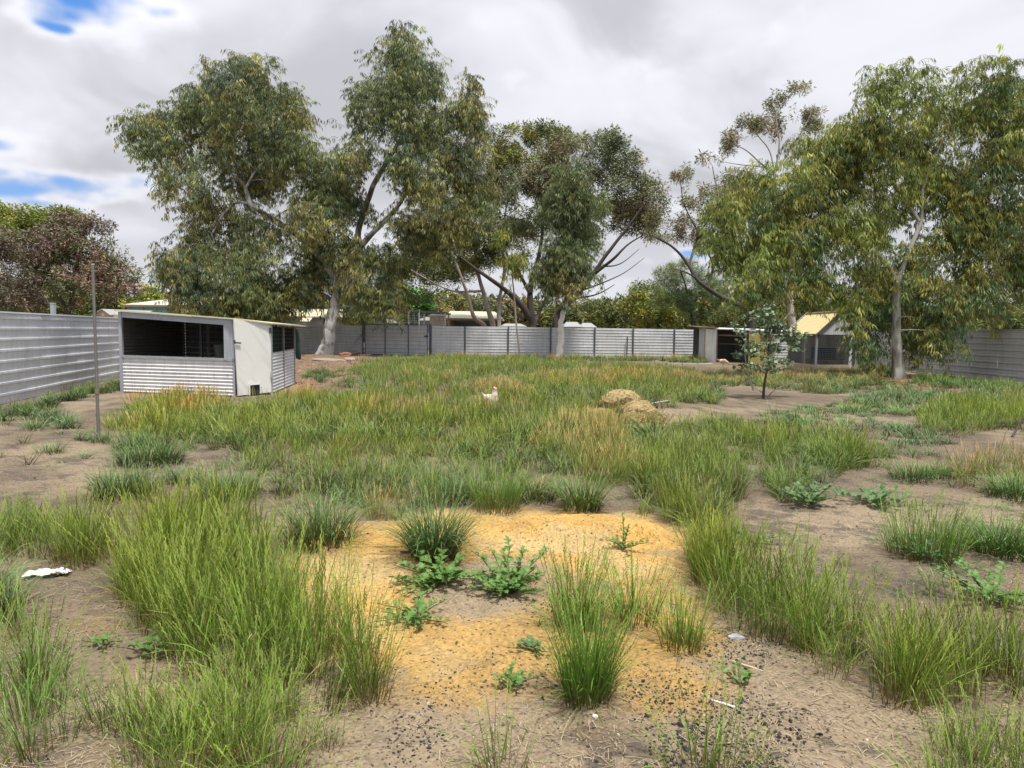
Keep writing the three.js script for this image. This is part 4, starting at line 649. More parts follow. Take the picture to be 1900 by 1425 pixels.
makeTree({ name: 'dark_trunk_gum', label: 'dark limbed tree at the edge of the yard beyond the darker side fence', seed: 939, d: 34, bark: 'dark', sprig: 'puff', pal: pal.olive, k: 24, size: 1.2, twigs: 12, limbs: [{ p: [[1905, 612], [1898, 570], [1880, 540], [1868, 505], [1850, 480]], r: [11, 3] }, { p: [[1890, 560], [1860, 570], [1820, 590]], r: [6, 2] }], clumps: CL('1880,590,40,18 1850,600,40,14 1895,480,30,30 1870,530,24,24 1920,540,30,40 1820,600,30,10') });
makeTree({ name: 'olive_gum', label: 'olive crowned tree rising behind the hut and the low shed', seed: 949, d: 54, bark: 'dark', sprig: 'puff', pal: pal.olive, k: 20, thr: 0.45, size: 1.6, twigs: 8, reach: 7, bright: 0.85,
  limbs: [{ p: [[1475, 606], [1472, 560], [1470, 520]], r: [14, 5] }, { p: [[1500, 606], [1505, 560], [1500, 500]], r: [16, 6] }, { p: [[1570, 606], [1580, 560], [1590, 520]], r: [12, 5] }], clumps: CL('1420,590,40,20 1460,580,30,24 1400,570,30,20 1360,588,30,20 1530,570,40,30 1600,580,50,24 1340,600,24,12 1700,590,60,20 1500,540,40,30 1640,560,50,40') });
// far belt of trees: one mass
{
  const R = rng(77), rd = (a) => (R() - 0.5) * 2 * a, n = 17000, cols = [...pal.olive, ...pal.brown, ...pal.casuarina], mm = new THREE.Matrix4(), q = new THREE.Quaternion(), s = V3(1, 1, 1), col = new THREE.Color();
  const im = new THREE.InstancedMesh(SPRIGS.puff[0], M.leaf, n); im.name = 'distant_woods'; tag(im, 'far belt of olive and brown trees along the skyline beyond the buildings', 'woods', null, 'stuff');
  for (let i = 0; i < n; i++) {
    const a = -0.95 + 1.9 * R(), d = 85 + 75 * R() * R(), top = 3.2 + 4.6 * n3(a * 14, 3, d * 0.03) ** 1.2 + 1.2 * n3(a * 60, 8, d * 0.1), y = top * Math.pow(R(), 0.7);
    q.setFromEuler(new THREE.Euler(rd(0.6), R() * 6.28, rd(0.6))); const k = 3.2 + 2.8 * R(); mm.compose(V3(a * d * 1.05, y, -d), q, s.set(k, k, k)); im.setMatrixAt(i, mm);
    const c = cols[clamp(n3(a * 22 + 4, 1, d * 0.05) * 1.5 - 0.25 + rd(0.1), 0, 0.999) * cols.length | 0], b = 0.75 + 0.4 * R(); im.setColorAt(i, col.setRGB(c[0] * b, c[1] * b, c[2] * b));
  }
  scene.add(im);
}
makeTree({ name: 'young_gum', label: 'sparse young gum bush with rounded grey green leaves before the hut', seed: 959, d: 17.1, bark: 'pale', bark2: 'dark', fine: 0.1, sprig: 'broad', pal: pal.young, k: 56, thr: 0.5, fq: 2.2, size: 1.0, twigs: 12, reach: 2, twigR: 0.012,
  limbs: [{ p: [[1416, 739], [1418, 715], [1424, 680], [1427, 630], [1430, 590], [1424, 550]], r: [7, 1.5], bark: 'dark' }, { p: [[1398, 724], [1388, 690], [1382, 650], [1386, 612]], r: [4, 1.4], ground: false }, { p: [[1424, 736], [1440, 722, -.2], [1474, 708, -.4]], r: [3, 1] }, { p: [[1428, 640], [1450, 600, .2], [1470, 575, .3]], r: [2.5, 0.8] }, { p: [[1414, 728], [1396, 716, .2], [1372, 692, .4]], r: [3, 1] }, { p: [[1424, 680], [1440, 650], [1444, 620]], r: [3, 1] }, { p: [[1386, 640], [1366, 612], [1350, 604]], r: [2, .7] }],
  clumps: CL('1400,590,28,22 1424,612,38,30 1388,634,30,28 1444,640,38,30 1470,620,22,18 1372,650,18,18 1420,662,34,24 1456,662,26,18 1372,612,20,14 1428,570,18,16 1402,566,16,14 1444,592,26,18 1436,690,18,12 1382,682,16,12 1352,612,12,10 1404,612,24,22 1480,640,14,14 1410,690,24,12') });
{
  const t = thing('fence_weed', 'small green leafy weed growing against the fence between coop and white gum', 'plant', null, GP(576, 652)), b = new MB(), R = rng(5);
  b.tube([V3(0, 0, 0), V3(0.05, 0.5, 0), V3(0, 1.0, 0)], [0.02, 0.014, 0.005], 5, () => [0.06, 0.09, 0.03]); mesh('stem', b.geo(), M.leaf, t);
  for (let i = 0; i < 14; i++) { const g = new MB(); leafAt(g, V3(0, 0, 0), V3(0.8, 0.1, 0), 0.36, 0.17, [0.035, 0.085, 0.03], R, 0.08); const l = mesh('leaf', g.geo(true), M.leaf, t); l.position.set(0.02, 0.15 + i * 0.06, 0); l.rotation.set(0, i * 2.4, 0.3); }
}

// ------------------------------------------------------------------ grass
function blade(b, R, x, z, az, len, lean, curl, w, cb, cm, ct, seg = 4, headK = 0, hc = null, dry = 0) {
  let th = lean, p = [x, 0, z], prev = -1; const tw = (R() - 0.5) * 1.4 + az + Math.PI / 2, sx = Math.cos(tw), sz = Math.sin(tw), step = len / seg, k0 = 0.45 + 1.1 * R(); if (R() < 0.07) { cb = [0.24, 0.17, 0.07]; cm = [0.3, 0.25, 0.1]; ct = [0.4, 0.33, 0.15]; }
  for (let i = 0; i <= seg; i++) {
    const t = i / seg, ww = (w * (i === seg ? 0.12 : 1 - 0.55 * t)) / 2, c = (t < 0.4 ? [0, 1, 2].map((q) => lerp(cb[q], cm[q], t / 0.4)) : [0, 1, 2].map((q) => lerp(cm[q], ct[q], (t - 0.4) / 0.6))).map((v) => v * k0);
    const a = b.v(p[0] - sx * ww, p[1], p[2] - sz * ww, c), e = b.v(p[0] + sx * ww, p[1], p[2] + sz * ww, c);
    if (prev >= 0) b.quad(prev, prev + 1, e, a); prev = a;
    if (headK && i >= seg - 1) {   // seed head: spikelets set alternately up the top of the stalk
      const n = i === seg ? 0 : headK, dx = Math.sin(th) * Math.cos(az), dy = Math.cos(th), dz = Math.sin(th) * Math.sin(az);
      for (let k = 0; k < n; k++) { const u = (k / n) * step, s = k % 2 ? 1 : -1, bx = p[0] + dx * u, by = p[1] + dy * u, bz = p[2] + dz * u, o = w * (1.1 + 0.7 * R()), l = step / n * 1.7, q = b.v(bx, by, bz, hc), r = b.v(bx + sx * o * s + dx * l * 0.5, by + dy * l * 0.6, bz + sz * o * s + dz * l * 0.5, hc), v = b.v(bx + dx * l + sx * o * s * 0.6, by + dy * l, bz + dz * l + sz * o * s * 0.6, hc), m = b.v(bx + dx * l * 0.8, by + dy * l * 0.8, bz + dz * l * 0.8, hc); b.quad(q, r, v, m); }
    }
    th += (curl / seg) * (0.4 + 1.2 * t); p = [p[0] + Math.sin(th) * Math.cos(az) * step, p[1] + Math.cos(th) * step, p[2] + Math.sin(th) * Math.sin(az) * step];
  }
}
const GC = {
  rye: { b: [0.2, 0.13, 0.05], m: [0.125, 0.23, 0.024], t: [0.26, 0.38, 0.048], h: [0.27, 0.34, 0.07] },
  leafy: { b: [0.1, 0.1, 0.036], m: [0.092, 0.172, 0.036], t: [0.18, 0.28, 0.075], h: [0.34, 0.38, 0.14] },
  dry: { b: [0.20, 0.14, 0.06], m: [0.2, 0.22, 0.06], t: [0.4, 0.34, 0.12], h: [0.6, 0.46, 0.21] },
  short: { b: [0.07, 0.08, 0.025], m: [0.09, 0.175, 0.036], t: [0.145, 0.245, 0.056], h: [0.16, 0.2, 0.08] },
  straw: { b: [0.22, 0.12, 0.055], m: [0.33, 0.2, 0.085], t: [0.42, 0.29, 0.13], h: [0.5, 0.36, 0.16] },
};
// a tuft 1 unit tall; parts: 'leaves', 'stalks', 'straw' or all in one
function tuftInto(b, kind, R, radius, nl, ns, wK, seg, nd = 0, fan = 1) {
  const C = GC[kind], put = (fn, n) => { for (let i = 0; i < n; i++) { const a = R() * 6.283, r = radius * Math.sqrt(R()); fn(r * Math.cos(a), r * Math.sin(a), a + (R() - 0.5) * 2.2, r / radius); } };
  if (kind === 'leafy' || kind === 'short') put((x, z, az, q) => blade(b, R, x, z, az, 0.6 + 0.45 * R(), 0.08 + 0.45 * q * R() + 0.1, 0.5 + 1.3 * R(), 0.016 * wK, C.b, C.m, C.t, seg), nl);
  else put((x, z, az, q) => blade(b, R, x, z, az, 0.4 + 0.5 * R(), (0.05 + 0.34 * q * R()) * fan, 0.3 + 1.7 * R() * R(), 0.0105 * wK, C.b, C.m, C.t, seg), nl);
  put((x, z, az, q) => blade(b, R, x, z, az, 0.62 + 0.52 * R(), (0.03 + 0.28 * q * R()) * fan, 0.1 + 0.5 * R(), 0.0066 * wK, C.b, C.m, C.t, Math.max(3, seg), kind === 'dry' ? 6 : 7, C.h), ns);
  for (let i = 0; i < ns / 6; i++) { const a = R() * 6.283; blade(b, R, radius * Math.cos(a) * 0.5, radius * Math.sin(a) * 0.5, a, 0.55 + 0.4 * R(), 0.5 + 0.6 * R(), 0.6 + 0.9 * R(), 0.009 * wK, C.b, C.m, C.h, seg); }
  const S = GC.straw; put((x, z, az, q) => blade(b, R, x, z, az, 0.2 + 0.3 * R(), 0.3 + 0.5 * R(), 0.8 + 1.4 * R(), 0.008 * wK, S.b, S.m, S.t, 3), nd);
}
const TUFT = {};
for (const [kind, nl, ns, nd] of [['rye', 17, 17, 6], ['leafy', 32, 5, 3], ['dry', 14, 20, 6], ['short', 30, 0, 2]]) {
  TUFT[kind] = { near: [1, 2, 3, 4].map((s) => { const b = new MB(); tuftInto(b, kind, rng(s * 91 + kind.length), 0.16, nl, ns, 1, 4, nd); return b.geo(); }), far: [1, 2, 3].map((s) => { const b = new MB(); tuftInto(b, kind, rng(s * 57 + kind.length), 0.3, nl, ns, 1.7, 3, nd); return b.geo(); }) };
}
let grassCount = 0;
function meadow(name, label, list, seed) {   // one mass of grass: [outline, tufts per square metre, height low, high, {kind: share}, tint]
  const R = rng(seed), t = new THREE.Group(), buckets = new Map(); t.name = numbered(name); scene.add(t); tag(t, label, 'grass', null, 'stuff');
  for (const [pl, dens, h0, h1, mix, tint = [1, 1, 1], soft = 0.35, cut = 0.3] of list) {
    const P = poly(pl), xs = P.map((p) => p[0]), zs = P.map((p) => p[1]), x0 = Math.min(...xs) - soft, x1 = Math.max(...xs) + soft, z0 = Math.min(...zs) - soft, z1 = Math.max(...zs) + soft, kinds = Object.entries(mix), tot = kinds.reduce((a, k) => a + k[1], 0), n = Math.round((x1 - x0) * (z1 - z0) * dens * (dens > 60 ? 0.72 : 0.9));
    for (let i = 0; i < n; i++) {
      const x = lerp(x0, x1, R()), z = lerp(z0, z1, R()), e = inside(P, x, z), g = fbm(x * 0.9 + 3, z * 0.9 + seed, 3), g2 = n3(x * 2.3, 4, z * 2.3);
      if (e + (g - 0.5) * soft * 3.2 < 0 || g2 * 0.6 + g * 0.4 < cut + 0.04) continue;
      let r = R() * tot, kind = kinds[0][0]; const drift = (fbm(x * 0.5 + 60, z * 0.5, 3) - 0.5) * tot * 1.1; r = clamp(r * 0.6 + (0.2 * tot) + drift, 0, tot - 1e-6); for (const [k, w] of kinds) { if (r < w) { kind = k; break; } r -= w; }
      const d = -z, lod = d < 9.5 ? 'near' : 'far', v = (R() * TUFT[kind][lod].length) | 0, key = kind + lod + v; if (!buckets.has(key)) buckets.set(key, { geo: TUFT[kind][lod][v], at: [] });
      const edge = sstep(-0.1, soft * 1.4, e), tus = n3(x * 3.1, 6, z * 3.1), h = 0.72 * (0.6 + 0.8 * tus) * lerp(h0, h1, clamp(0.15 + 0.85 * (g * 0.7 + R() * 0.5) - 0.05)) * (0.62 + 0.38 * edge) * (kind === 'short' ? 0.6 : 1);
      buckets.get(key).at.push([x, z, h, R(), R(), tint, kind]);
    }
  }
  const q = new THREE.Quaternion(), s = V3(1, 1, 1), mm = new THREE.Matrix4(), col = new THREE.Color();
  for (const { geo, at: L } of buckets.values()) {
    const im = new THREE.InstancedMesh(geo, M.grass, L.length); im.name = 'grass_blades'; im.userData.kind = 'stuff'; im.castShadow = im.receiveShadow = true; grassCount += L.length;
    L.forEach(([x, z, h, r1, r2, tint], i) => { q.setFromEuler(new THREE.Euler((r2 - 0.5) * 0.5, r1 * 6.283, (r1 * 7 % 1 - 0.5) * 0.5)); const w = lerp(h, 0.45, 0.45); mm.compose(V3(x, H(x, z) - 0.01, z), q, s.set(w, h, w)); im.setMatrixAt(i, mm); const hue = fbm(x * 0.8, z * 0.8 + 9, 3) - 0.5 + 0.35 * (n3(x * 3.1, 6, z * 3.1) - 0.5), k = 0.62 + 0.72 * r2; im.setColorAt(i, col.setRGB(tint[0] * k * (1.06 + hue * 0.6), tint[1] * k * (1 + hue * 0.3), tint[2] * k * (1 - hue * 0.5))); });
    t.add(im);
  }
}
const BL = [0.85, 1.02, 1.25], YL = [1.3, 1.08, 0.75], DK = [0.7, 0.85, 0.8], OR = [1.12, 0.98, 0.8];
meadow('tall_grass', 'tall yellow green grass clump with seed heads, left of the yellow sand', [['236,1070 300,1010 360,985 430,1000 500,1060 560,1110 620,1150 690,1200 712,1260 700,1300 620,1312 560,1330 420,1296 330,1232 270,1160', 120, 0.44, 0.68, { rye: 1 }, [0.96, 1, 1], 0.08, 0.12]], 1);
meadow('tall_grass', 'bright grass along the bottom edge of the photo, left half', [['250,1350 330,1310 420,1330 520,1330 600,1370 640,1430 660,1560 200,1560 240,1420', 110, 0.3, 0.5, { rye: 0.75, leafy: 0.25 }, [1.05, 1.1, 1], 0.12, 0.26], ['-60,1180 30,1150 70,1230 120,1300 130,1370 90,1420 -100,1440', 80, 0.34, 0.55, { rye: 0.8, leafy: 0.2 }, [0.85, 0.95, 0.95], 0.1, 0.3], ['130,1330 200,1310 240,1380 200,1440 140,1420', 26, 0.25, 0.4, { rye: 0.8, leafy: 0.2 }, DK, 0.08, 0.3]], 2);
meadow('tall_grass', 'grass patch with orange straw at its foot, beside the white scrap', [['-80,985 60,980 170,985 235,1010 240,1040 150,1058 40,1050 -80,1060', 110, 0.38, 0.56, { rye: 0.8, leafy: 0.2 }, [0.95, 1, 1], 0.12, 0.22], ['-90,1060 10,1080 36,1120 20,1160 -90,1170', 120, 0.42, 0.6, { leafy: 0.7, rye: 0.3 }, BL, 0.08, 0.2]], 3);
meadow('tall_grass', 'long diagonal band of yellow green grass on the right', [['1285,1040 1340,1010 1370,1060 1330,1110', 130, 0.4, 0.55, { rye: 0.9, leafy: 0.1 }, [1, 1, 0.95], 0.05, 0.05], ['1300,1090 1315,1060 1370,1080 1470,1105 1560,1150 1660,1195 1760,1212 1880,1230 1930,1260 1920,1330 1800,1310 1700,1330 1640,1315 1560,1270 1480,1212 1400,1200 1340,1160', 125, 0.4, 0.56, { rye: 0.9, leafy: 0.1 }, [0.98, 1.02, 0.95], 0.06, 0.1], ['1690,1400 1800,1350 1920,1340 2000,1400 2000,1560 1680,1560', 110, 0.34, 0.5, { rye: 0.85, leafy: 0.15 }, [0.95, 1.02, 1], 0.08, 0.14], ['1290,1005 1340,1010 1330,1050 1290,1060', 90, 0.3, 0.45, { rye: 1 }, [1, 1, 1], 0.06, 0.2]], 4);
meadow('meadow_grass', 'wide dense meadow of green grass across the middle of the yard', [
  ['195,800 225,765 330,748 430,768 560,752 610,748 760,750 900,762 1010,770 1090,790 1230,806 1300,830 1370,862 1388,905 1366,955 1290,990 1225,960 1190,930 1130,900 1010,884 960,896 880,896 820,952 760,960 690,955 640,948 560,935 500,912 420,846 330,836 240,826', 34, 0.34, 0.56, { leafy: 0.5, rye: 0.42, dry: 0.08 }, [1, 1, 1], 0.35, 0.22],
  ['600,752 640,722 640,690 700,671 860,666 1000,671 1280,690 1345,716 1330,742 1200,770 1060,790 900,765 760,752', 13, 0.34, 0.6, { leafy: 0.5, rye: 0.4, dry: 0.1 }, [1, 1, 1.05], 0.8, 0.24],
  ['1010,800 1100,790 1190,840 1210,900 1130,910 1030,880', 30, 0.42, 0.6, { dry: 0.8, rye: 0.2 }, [0.9, 1, 0.9], 0.3, 0.2],
  ['225,760 330,735 420,745 430,768 330,790', 24, 0.35, 0.5, { dry: 0.7, rye: 0.3 }, OR, 0.3, 0.2], ['520,745 560,730 600,738 600,756 540,760', 24, 0.35, 0.5, { dry: 1 }, OR, 0.3, 0.2],
  ['850,728 900,716 970,722 980,738 900,745', 22, 0.4, 0.55, { dry: 1 }, [1, 1, 1.1], 0.4, 0.2], ['960,705 1100,697 1300,702 1320,718 1150,722 1000,720', 11, 0.4, 0.55, { dry: 0.75, rye: 0.25 }, [1, 1, 0.9], 0.5, 0.2],
  ['1180,850 1340,850 1388,900 1372,957 1295,996 1230,966 1190,928', 70, 0.42, 0.6, { rye: 0.75, leafy: 0.15, dry: 0.1 }, [1, 1, 1], 0.12, 0.18], ['1000,870 1180,860 1200,925 1120,905', 40, 0.42, 0.6, { dry: 0.3, rye: 0.7 }, [1, 1, 1], 0.2, 0.25],
  ['690,945 760,952 745,975 690,968', 50, 0.3, 0.42, { dry: 0.4, rye: 0.6 }, [1,1,1], 0.1, 0.2]], 5);
meadow('meadow_grass', 'scattered grass and clumps over the right side of the yard', [
  ['1235,792 1330,780 1420,800 1560,806 1660,846 1640,872 1590,880 1560,868 1500,900 1430,905 1385,880 1300,832', 26, 0.3, 0.52, { rye: 0.5, leafy: 0.4, dry: 0.1 }, [1, 1, 1], 0.35, 0.3],
  ['1370,830 1560,826 1650,848 1570,880 1545,915 1440,934 1390,890', 34, 0.34, 0.55, { leafy: 0.5, rye: 0.4, dry: 0.1 }, [1, 1.02, 1], 0.25, 0.26],
  ['1690,770 1760,748 1920,738 1960,800 1800,812 1700,806', 20, 0.35, 0.55, { rye: 0.6, leafy: 0.3, dry: 0.1 }, [1, 1.05, 1], 0.4, 0.24], ['1540,750 1640,715 1760,730 1900,722 1900,745 1720,765 1600,775', 15, 0.25, 0.42, { leafy: 0.6, dry: 0.4 }, BL, 0.5, 0.26],
  ['1750,880 1800,862 1920,850 1940,900 1860,915 1780,905', 30, 0.35, 0.55, { rye: 0.5, dry: 0.5 }, [1, 1, 1], 0.25, 0.26], ['1340,705 1500,690 1640,692 1680,715 1560,735 1440,725', 17, 0.3, 0.45, { leafy: 0.6, dry: 0.4 }, [1, 1, 1], 0.6, 0.26], ['1300,690 1440,690 1560,698 1450,716 1300,712', 11, 0.24, 0.36, { dry: 0.5, rye: 0.5 }, [1,1,1], 0.5, 0.25], ['1640,800 1720,790 1760,830 1700,850 1640,840', 16, 0.25, 0.4, { leafy: 1 }, BL, 0.3, 0.3], ['1300,720 1345,712 1350,740 1300,742', 16, 0.3, 0.45, { leafy: 1 }, BL, 0.4, 0.2],
  ['1380,770 1560,745 1700,765 1690,800 1500,806 1420,795', 20, 0.24, 0.42, { short: 0.6, leafy: 0.4 }, BL, 0.5, 0.3], ['1420,900 1520,905 1500,940 1430,930', 40, 0.2, 0.35, { leafy: 0.6, rye: 0.4 }, [1, 1, 1], 0.2, 0.3], ['1440,696 1560,697 1580,708 1450,710', 8, 0.2, 0.3, { leafy: 1 }, [1, 1, 1], 0.4, 0.25]], 6);
meadow('fence_grass', 'dark green grass along the foot of the side and back fences', [
  ['1690,702 1760,704 1920,722 1920,740 1800,728 1700,716', 16, 0.35, 0.5, { leafy: 1 }, [0.75, 0.9, 0.8], 0.4, 0.2], ['-40,775 60,752 200,716 228,712 228,728 120,752 0,790', 26, 0.3, 0.5, { leafy: 0.8, rye: 0.2 }, DK, 0.3, 0.25], ['800,664 1000,665 1300,667 1300,671 1000,671 800,670', 7, 0.4, 0.6, { leafy: 0.7, dry: 0.3 }, [1, 1, 1], 0.4, 0.3], ['556,700 600,688 630,698 590,712', 12, 0.3, 0.45, { leafy: 1 }, DK, 0.3, 0.2], ['1240,668 1310,668 1310,674 1240,674', 9, 0.4, 0.6, { leafy: 0.6, dry: 0.4 }, [1.1, 1.05, 0.9], 0.3, 0.15], ['1570,690 1660,684 1680,696 1600,704', 10, 0.35, 0.5, { leafy: 1 }, DK, 0.3, 0.2]], 7);
meadow('sparse_grass', 'thin scattered low green weeds on the bare soil', [
  ['-60,800 200,790 230,830 200,870 60,880 -60,850', 9, 0.14, 0.3, { short: 0.5, leafy: 0.5 }, BL, 0.4, 0.5], ['20,775 90,765 140,780 150,800 40,810', 26, 0.25, 0.4, { leafy: 1 }, BL, 0.3, 0.28], ['1380,960 1600,880 1920,890 1920,1000 1700,1110 1500,1050', 17, 0.12, 0.3, { short: 1 }, BL, 0.4, 0.48], ['1100,1330 1300,1240 1480,1320 1640,1380 1600,1500 1000,1500', 9, 0.1, 0.26, { short: 0.3, rye: 0.7 }, [1, 1, 1], 0.3, 0.52], ['60,1100 300,1250 300,1330 100,1330', 5, 0.08, 0.18, { short: 0.7, rye: 0.3 }, [1, 1, 1], 0.2, 0.52], ['1400,780 1700,800 1760,900 1500,870', 12, 0.14, 0.3, { short: 1 }, BL, 0.4, 0.5], ['440,860 520,930 640,980 520,1010 420,960', 6, 0.1, 0.25, { short: 0.5, leafy: 0.5 }, BL, 0.2, 0.5]], 8);

// single tufts one can tell apart
function tuft(px, py, rad, h_, kind, tint, label, seed, nK = 1, fan = 1.5) {
  const t = thing('grass_tuft', label, 'grass tuft', null, GP(px, py, -0.01), 0), R = rng(seed), h = h_ * 0.86, sc = 1 / h;
  const go = (name, nl, ns, nd) => { const b = new MB(); tuftInto(b, kind, R, rad * sc, nl, ns, name === 'dry_foliage' ? 0.7 : 0.0105 / (kind === 'leafy' ? 0.0115 : 0.0095) * 0.55 / h * 0.8, 5, nd, fan); const g = b.geo(); g.scale(h, h, h); const m = mesh(name, g, mat, t); return m; };
  const mat = M.grass.clone(); mat.color.setRGB(...tint);
  const q = nK * Math.max(1, (rad / 0.14) ** 1.6);
  go('foliage', Math.round((kind === 'leafy' ? 170 : 130) * q), 0, 0); if (kind !== 'leafy' || nK > 0.5) go('seed_foliage', 0, Math.round((kind === 'leafy' ? 36 : 90) * q), 0); go('dry_foliage', 0, 0, Math.round(26 * q));
}
tuft(1088, 1292, 0.105, 0.52, 'rye', [0.8, 0.98, 0.95], 'upright dark green grass tuft standing alone on dark gritty sand, nearest to the bottom edge', 1, 2.2, 1.2);
tuft(1068, 1160, 0.11, 0.5, 'rye', [0.9, 1.02, 0.9], 'upright grass tuft directly behind the lone dark green tuft', 2, 1.3, 1);
tuft(1176, 1150, 0.13, 0.42, 'rye', [0.95, 1.05, 0.95], 'loose grass tuft right of the two upright tufts, on sand', 3, 0.9);
tuft(1262, 1195, 0.10, 0.38, 'rye', [0.95, 1.05, 0.95], 'small grass tuft between the loose tuft and the diagonal grass band', 4, 0.8);
tuft(806, 1038, 0.15, 0.56, 'leafy', [0.8, 0.92, 1.0], 'dark blue green spreading tuft growing on the yellow sand', 5, 2.6, 1.5);
tuft(592, 1012, 0.22, 0.56, 'leafy', [1.05, 1.02, 1.1], 'large blue green tuft at the far left edge of the yellow sand', 6, 1.2);
tuft(232, 918, 0.26, 0.42, 'leafy', [0.9, 0.95, 1.1], 'dark low arching tuft on bare soil behind the patch with orange straw', 7);
tuft(282, 860, 0.32, 0.4, 'leafy', [0.85, 0.95, 0.95], 'round dark tuft on bare soil near the foot of the steel pole', 8);
tuft(424, 922, 0.24, 0.42, 'leafy', [0.9, 1, 1.1], 'dark tuft at the meadow edge behind the tall yellow green clump', 9);
tuft(342, 895, 0.2, 0.36, 'leafy', [1, 1.05, 1.2], 'paler thin tuft between two dark tufts on the bare soil', 10, 0.5);
tuft(1078, 944, 0.17, 0.5, 'leafy', [1.05, 1.1, 0.95], 'conical green tuft just beyond the yellow sand mound', 11, 1.3);
tuft(985, 926, 0.24, 0.42, 'leafy', [1.05, 1, 1.05], 'rounded tuft with pale dry foot beyond the sand, left of the conical tuft', 12);
tuft(922, 950, 0.2, 0.56, 'rye', [0.9, 1.02, 1.05], 'taller tuft right at the back of the yellow sand ridge', 13);
tuft(862, 930, 0.2, 0.42, 'leafy', [0.8, 0.9, 1.05], 'dark bluish tuft behind the tuft on the sand', 14);
tuft(1712, 1032, 0.24, 0.5, 'rye', [0.85, 0.98, 1.05], 'leaning green tuft above the broad leaved weeds on the right', 15, 0.8);
tuft(1866, 1026, 0.22, 0.42, 'leafy', [0.85, 1.02, 0.75], 'compact dark green tuft standing alone on soil near the right edge', 16, 1.4);
tuft(1690, 890, 0.2, 0.34, 'leafy', [0.95, 1.02, 1], 'small tuft on bare ground below the dry yellow grass', 17, 0.7);
tuft(1560, 860, 0.3, 0.52, 'rye', [1.0, 0.95, 0.9], 'tall flared tuft with straw foot on the right middle ground', 18);
tuft(1890, 920, 0.3, 0.36, 'leafy', [0.95, 1.05, 0.95], 'spreading tuft beside pale dry stalks at the right edge', 19);
tuft(1740, 885, 0.2, 0.24, 'leafy', [1, 1.15, 0.8], 'small bright low tuft beside the small tuft on bare ground', 20, 0.7);
tuft(930, 1440, 0.1, 0.34, 'rye', [1, 1, 0.9], 'thin group of upright stalks at the bottom edge, centre', 21, 0.22);
tuft(1310, 1432, 0.14, 0.42, 'rye', [0.95, 1, 0.9], 'thin loose stalks on dark gritty soil at the bottom edge, right of centre', 22, 0.45);
tuft(1760, 1010, 0.16, 0.22, 'leafy', [1, 1.15, 0.9], 'low tuft between the leaning tuft and the compact tuft', 23, 0.6);
tuft(188, 822, 0.12, 0.3, 'leafy', [0.9, 1, 1.1], 'small tuft hugging the foot of the steel pole', 24, 0.6);
tuft(250, 832, 0.24, 0.3, 'leafy', [0.9, 1, 1.1], 'low tuft just right of the steel pole foot', 25, 0.6);
tuft(90, 842, 0.16, 0.26, 'leafy', [1, 1.1, 1.2], 'sparse small tuft on bare soil left of the steel pole', 26, 0.5);
tuft(1000, 1160, 0.001, 0.1, 'leafy', [1, 1, 1], 'tiny seedling on the dark grit left of the upright tufts', 27, 0.06);

// ------------------------------------------------------------------ broad leaved weeds, leaf by leaf
function lobedLeaf(seed, col) {
  const R = rng(seed), b = new MB(), n = 9, L = [], Rr = [];
  for (let i = 0; i <= n; i++) { const t = i / n, w = (Math.sin(Math.pow(t, 0.75) * Math.PI) * 0.34 + 0.02) * (i % 2 ? 1.2 : 0.62) * (1 + 0.2 * (R() - 0.5)), y = 0.16 * Math.sin(t * 2.6) - 0.18 * t * t, f = 0.12 * w + 0.05 * (R() - 0.5), k = 0.8 + 0.4 * R(), c = col.map((v) => v * k); L.push(b.v(t, y + f, -w, c)); Rr.push([b.v(t, y - 0.03, 0, col.map((v) => v * 1.25)), b.v(t, y + f + 0.03 * (R() - 0.5), w, c)]); }
  for (let i = 0; i < n; i++) { b.quad(L[i], Rr[i][0], Rr[i + 1][0], L[i + 1]); b.quad(Rr[i][0], Rr[i][1], Rr[i + 1][1], Rr[i + 1][0]); }
  return b.geo();
}
const LEAVES = { melon: [1, 2, 3, 4].map((s) => lobedLeaf(s, [0.115, 0.225, 0.045])), blue: [5, 6, 7, 8].map((s) => lobedLeaf(s, [0.10, 0.185, 0.06])) };
function weed(label, px, py, stems_, leafN_, size_, seed, set = 'melon', name = 'leafy_weed') {   // stems: [azimuth, length, rise]
  const extra = rng(seed + 500), stems = [...stems_, ...stems_.map(([a, l, r]) => [a + 0.5 + 0.6 * extra(), l * (0.6 + 0.4 * extra()), r * (0.5 + 0.8 * extra())])], leafN = Math.round(leafN_ * 1.15), size = size_ * 0.66;
  const base = GP(px, py), t = thing(name, label, 'weed', null, base), R = rng(seed);
  for (const [az, len, rise] of stems) {
    const pts = []; for (let i = 0; i <= 5; i++) { const s = i / 5, x = Math.cos(az) * len * s * Math.cos(rise), z = Math.sin(az) * len * s * Math.cos(rise); pts.push(V3(x + 0.02 * (R() - 0.5), H(base.x + x, base.z + z) - base.y + 0.012 + Math.sin(rise) * len * s * (1 - 0.15 * s), z + 0.02 * (R() - 0.5))); }
    const b = new MB(); b.tube(pts, [0.005, 0.0045, 0.004, 0.0035, 0.003, 0.002], 5, () => [0.17, 0.18, 0.07]); mesh('stem', b.geo(), M.leaf, t);
    for (let i = 0; i < leafN; i++) { const s = 0.12 + 0.88 * ((i + R() * 0.5) / leafN), k = Math.min(4, (s * 5) | 0), p = pts[k].clone().lerp(pts[k + 1], s * 5 - k), l = mesh('leaf', LEAVES[set][(R() * 4) | 0], M.leaf, t), z = size * (0.7 + 0.6 * R()) * (1.1 - 0.45 * s); l.position.copy(p).y += 0.008; l.scale.set(z, z, z * (0.9 + 0.3 * R())); l.rotation.set((R() - 0.5) * 0.9, -az + (i % 2 ? 1 : -1) * (0.5 + R() * 0.9), 0.25 + R() * 0.6, 'YXZ'); }
  }
}
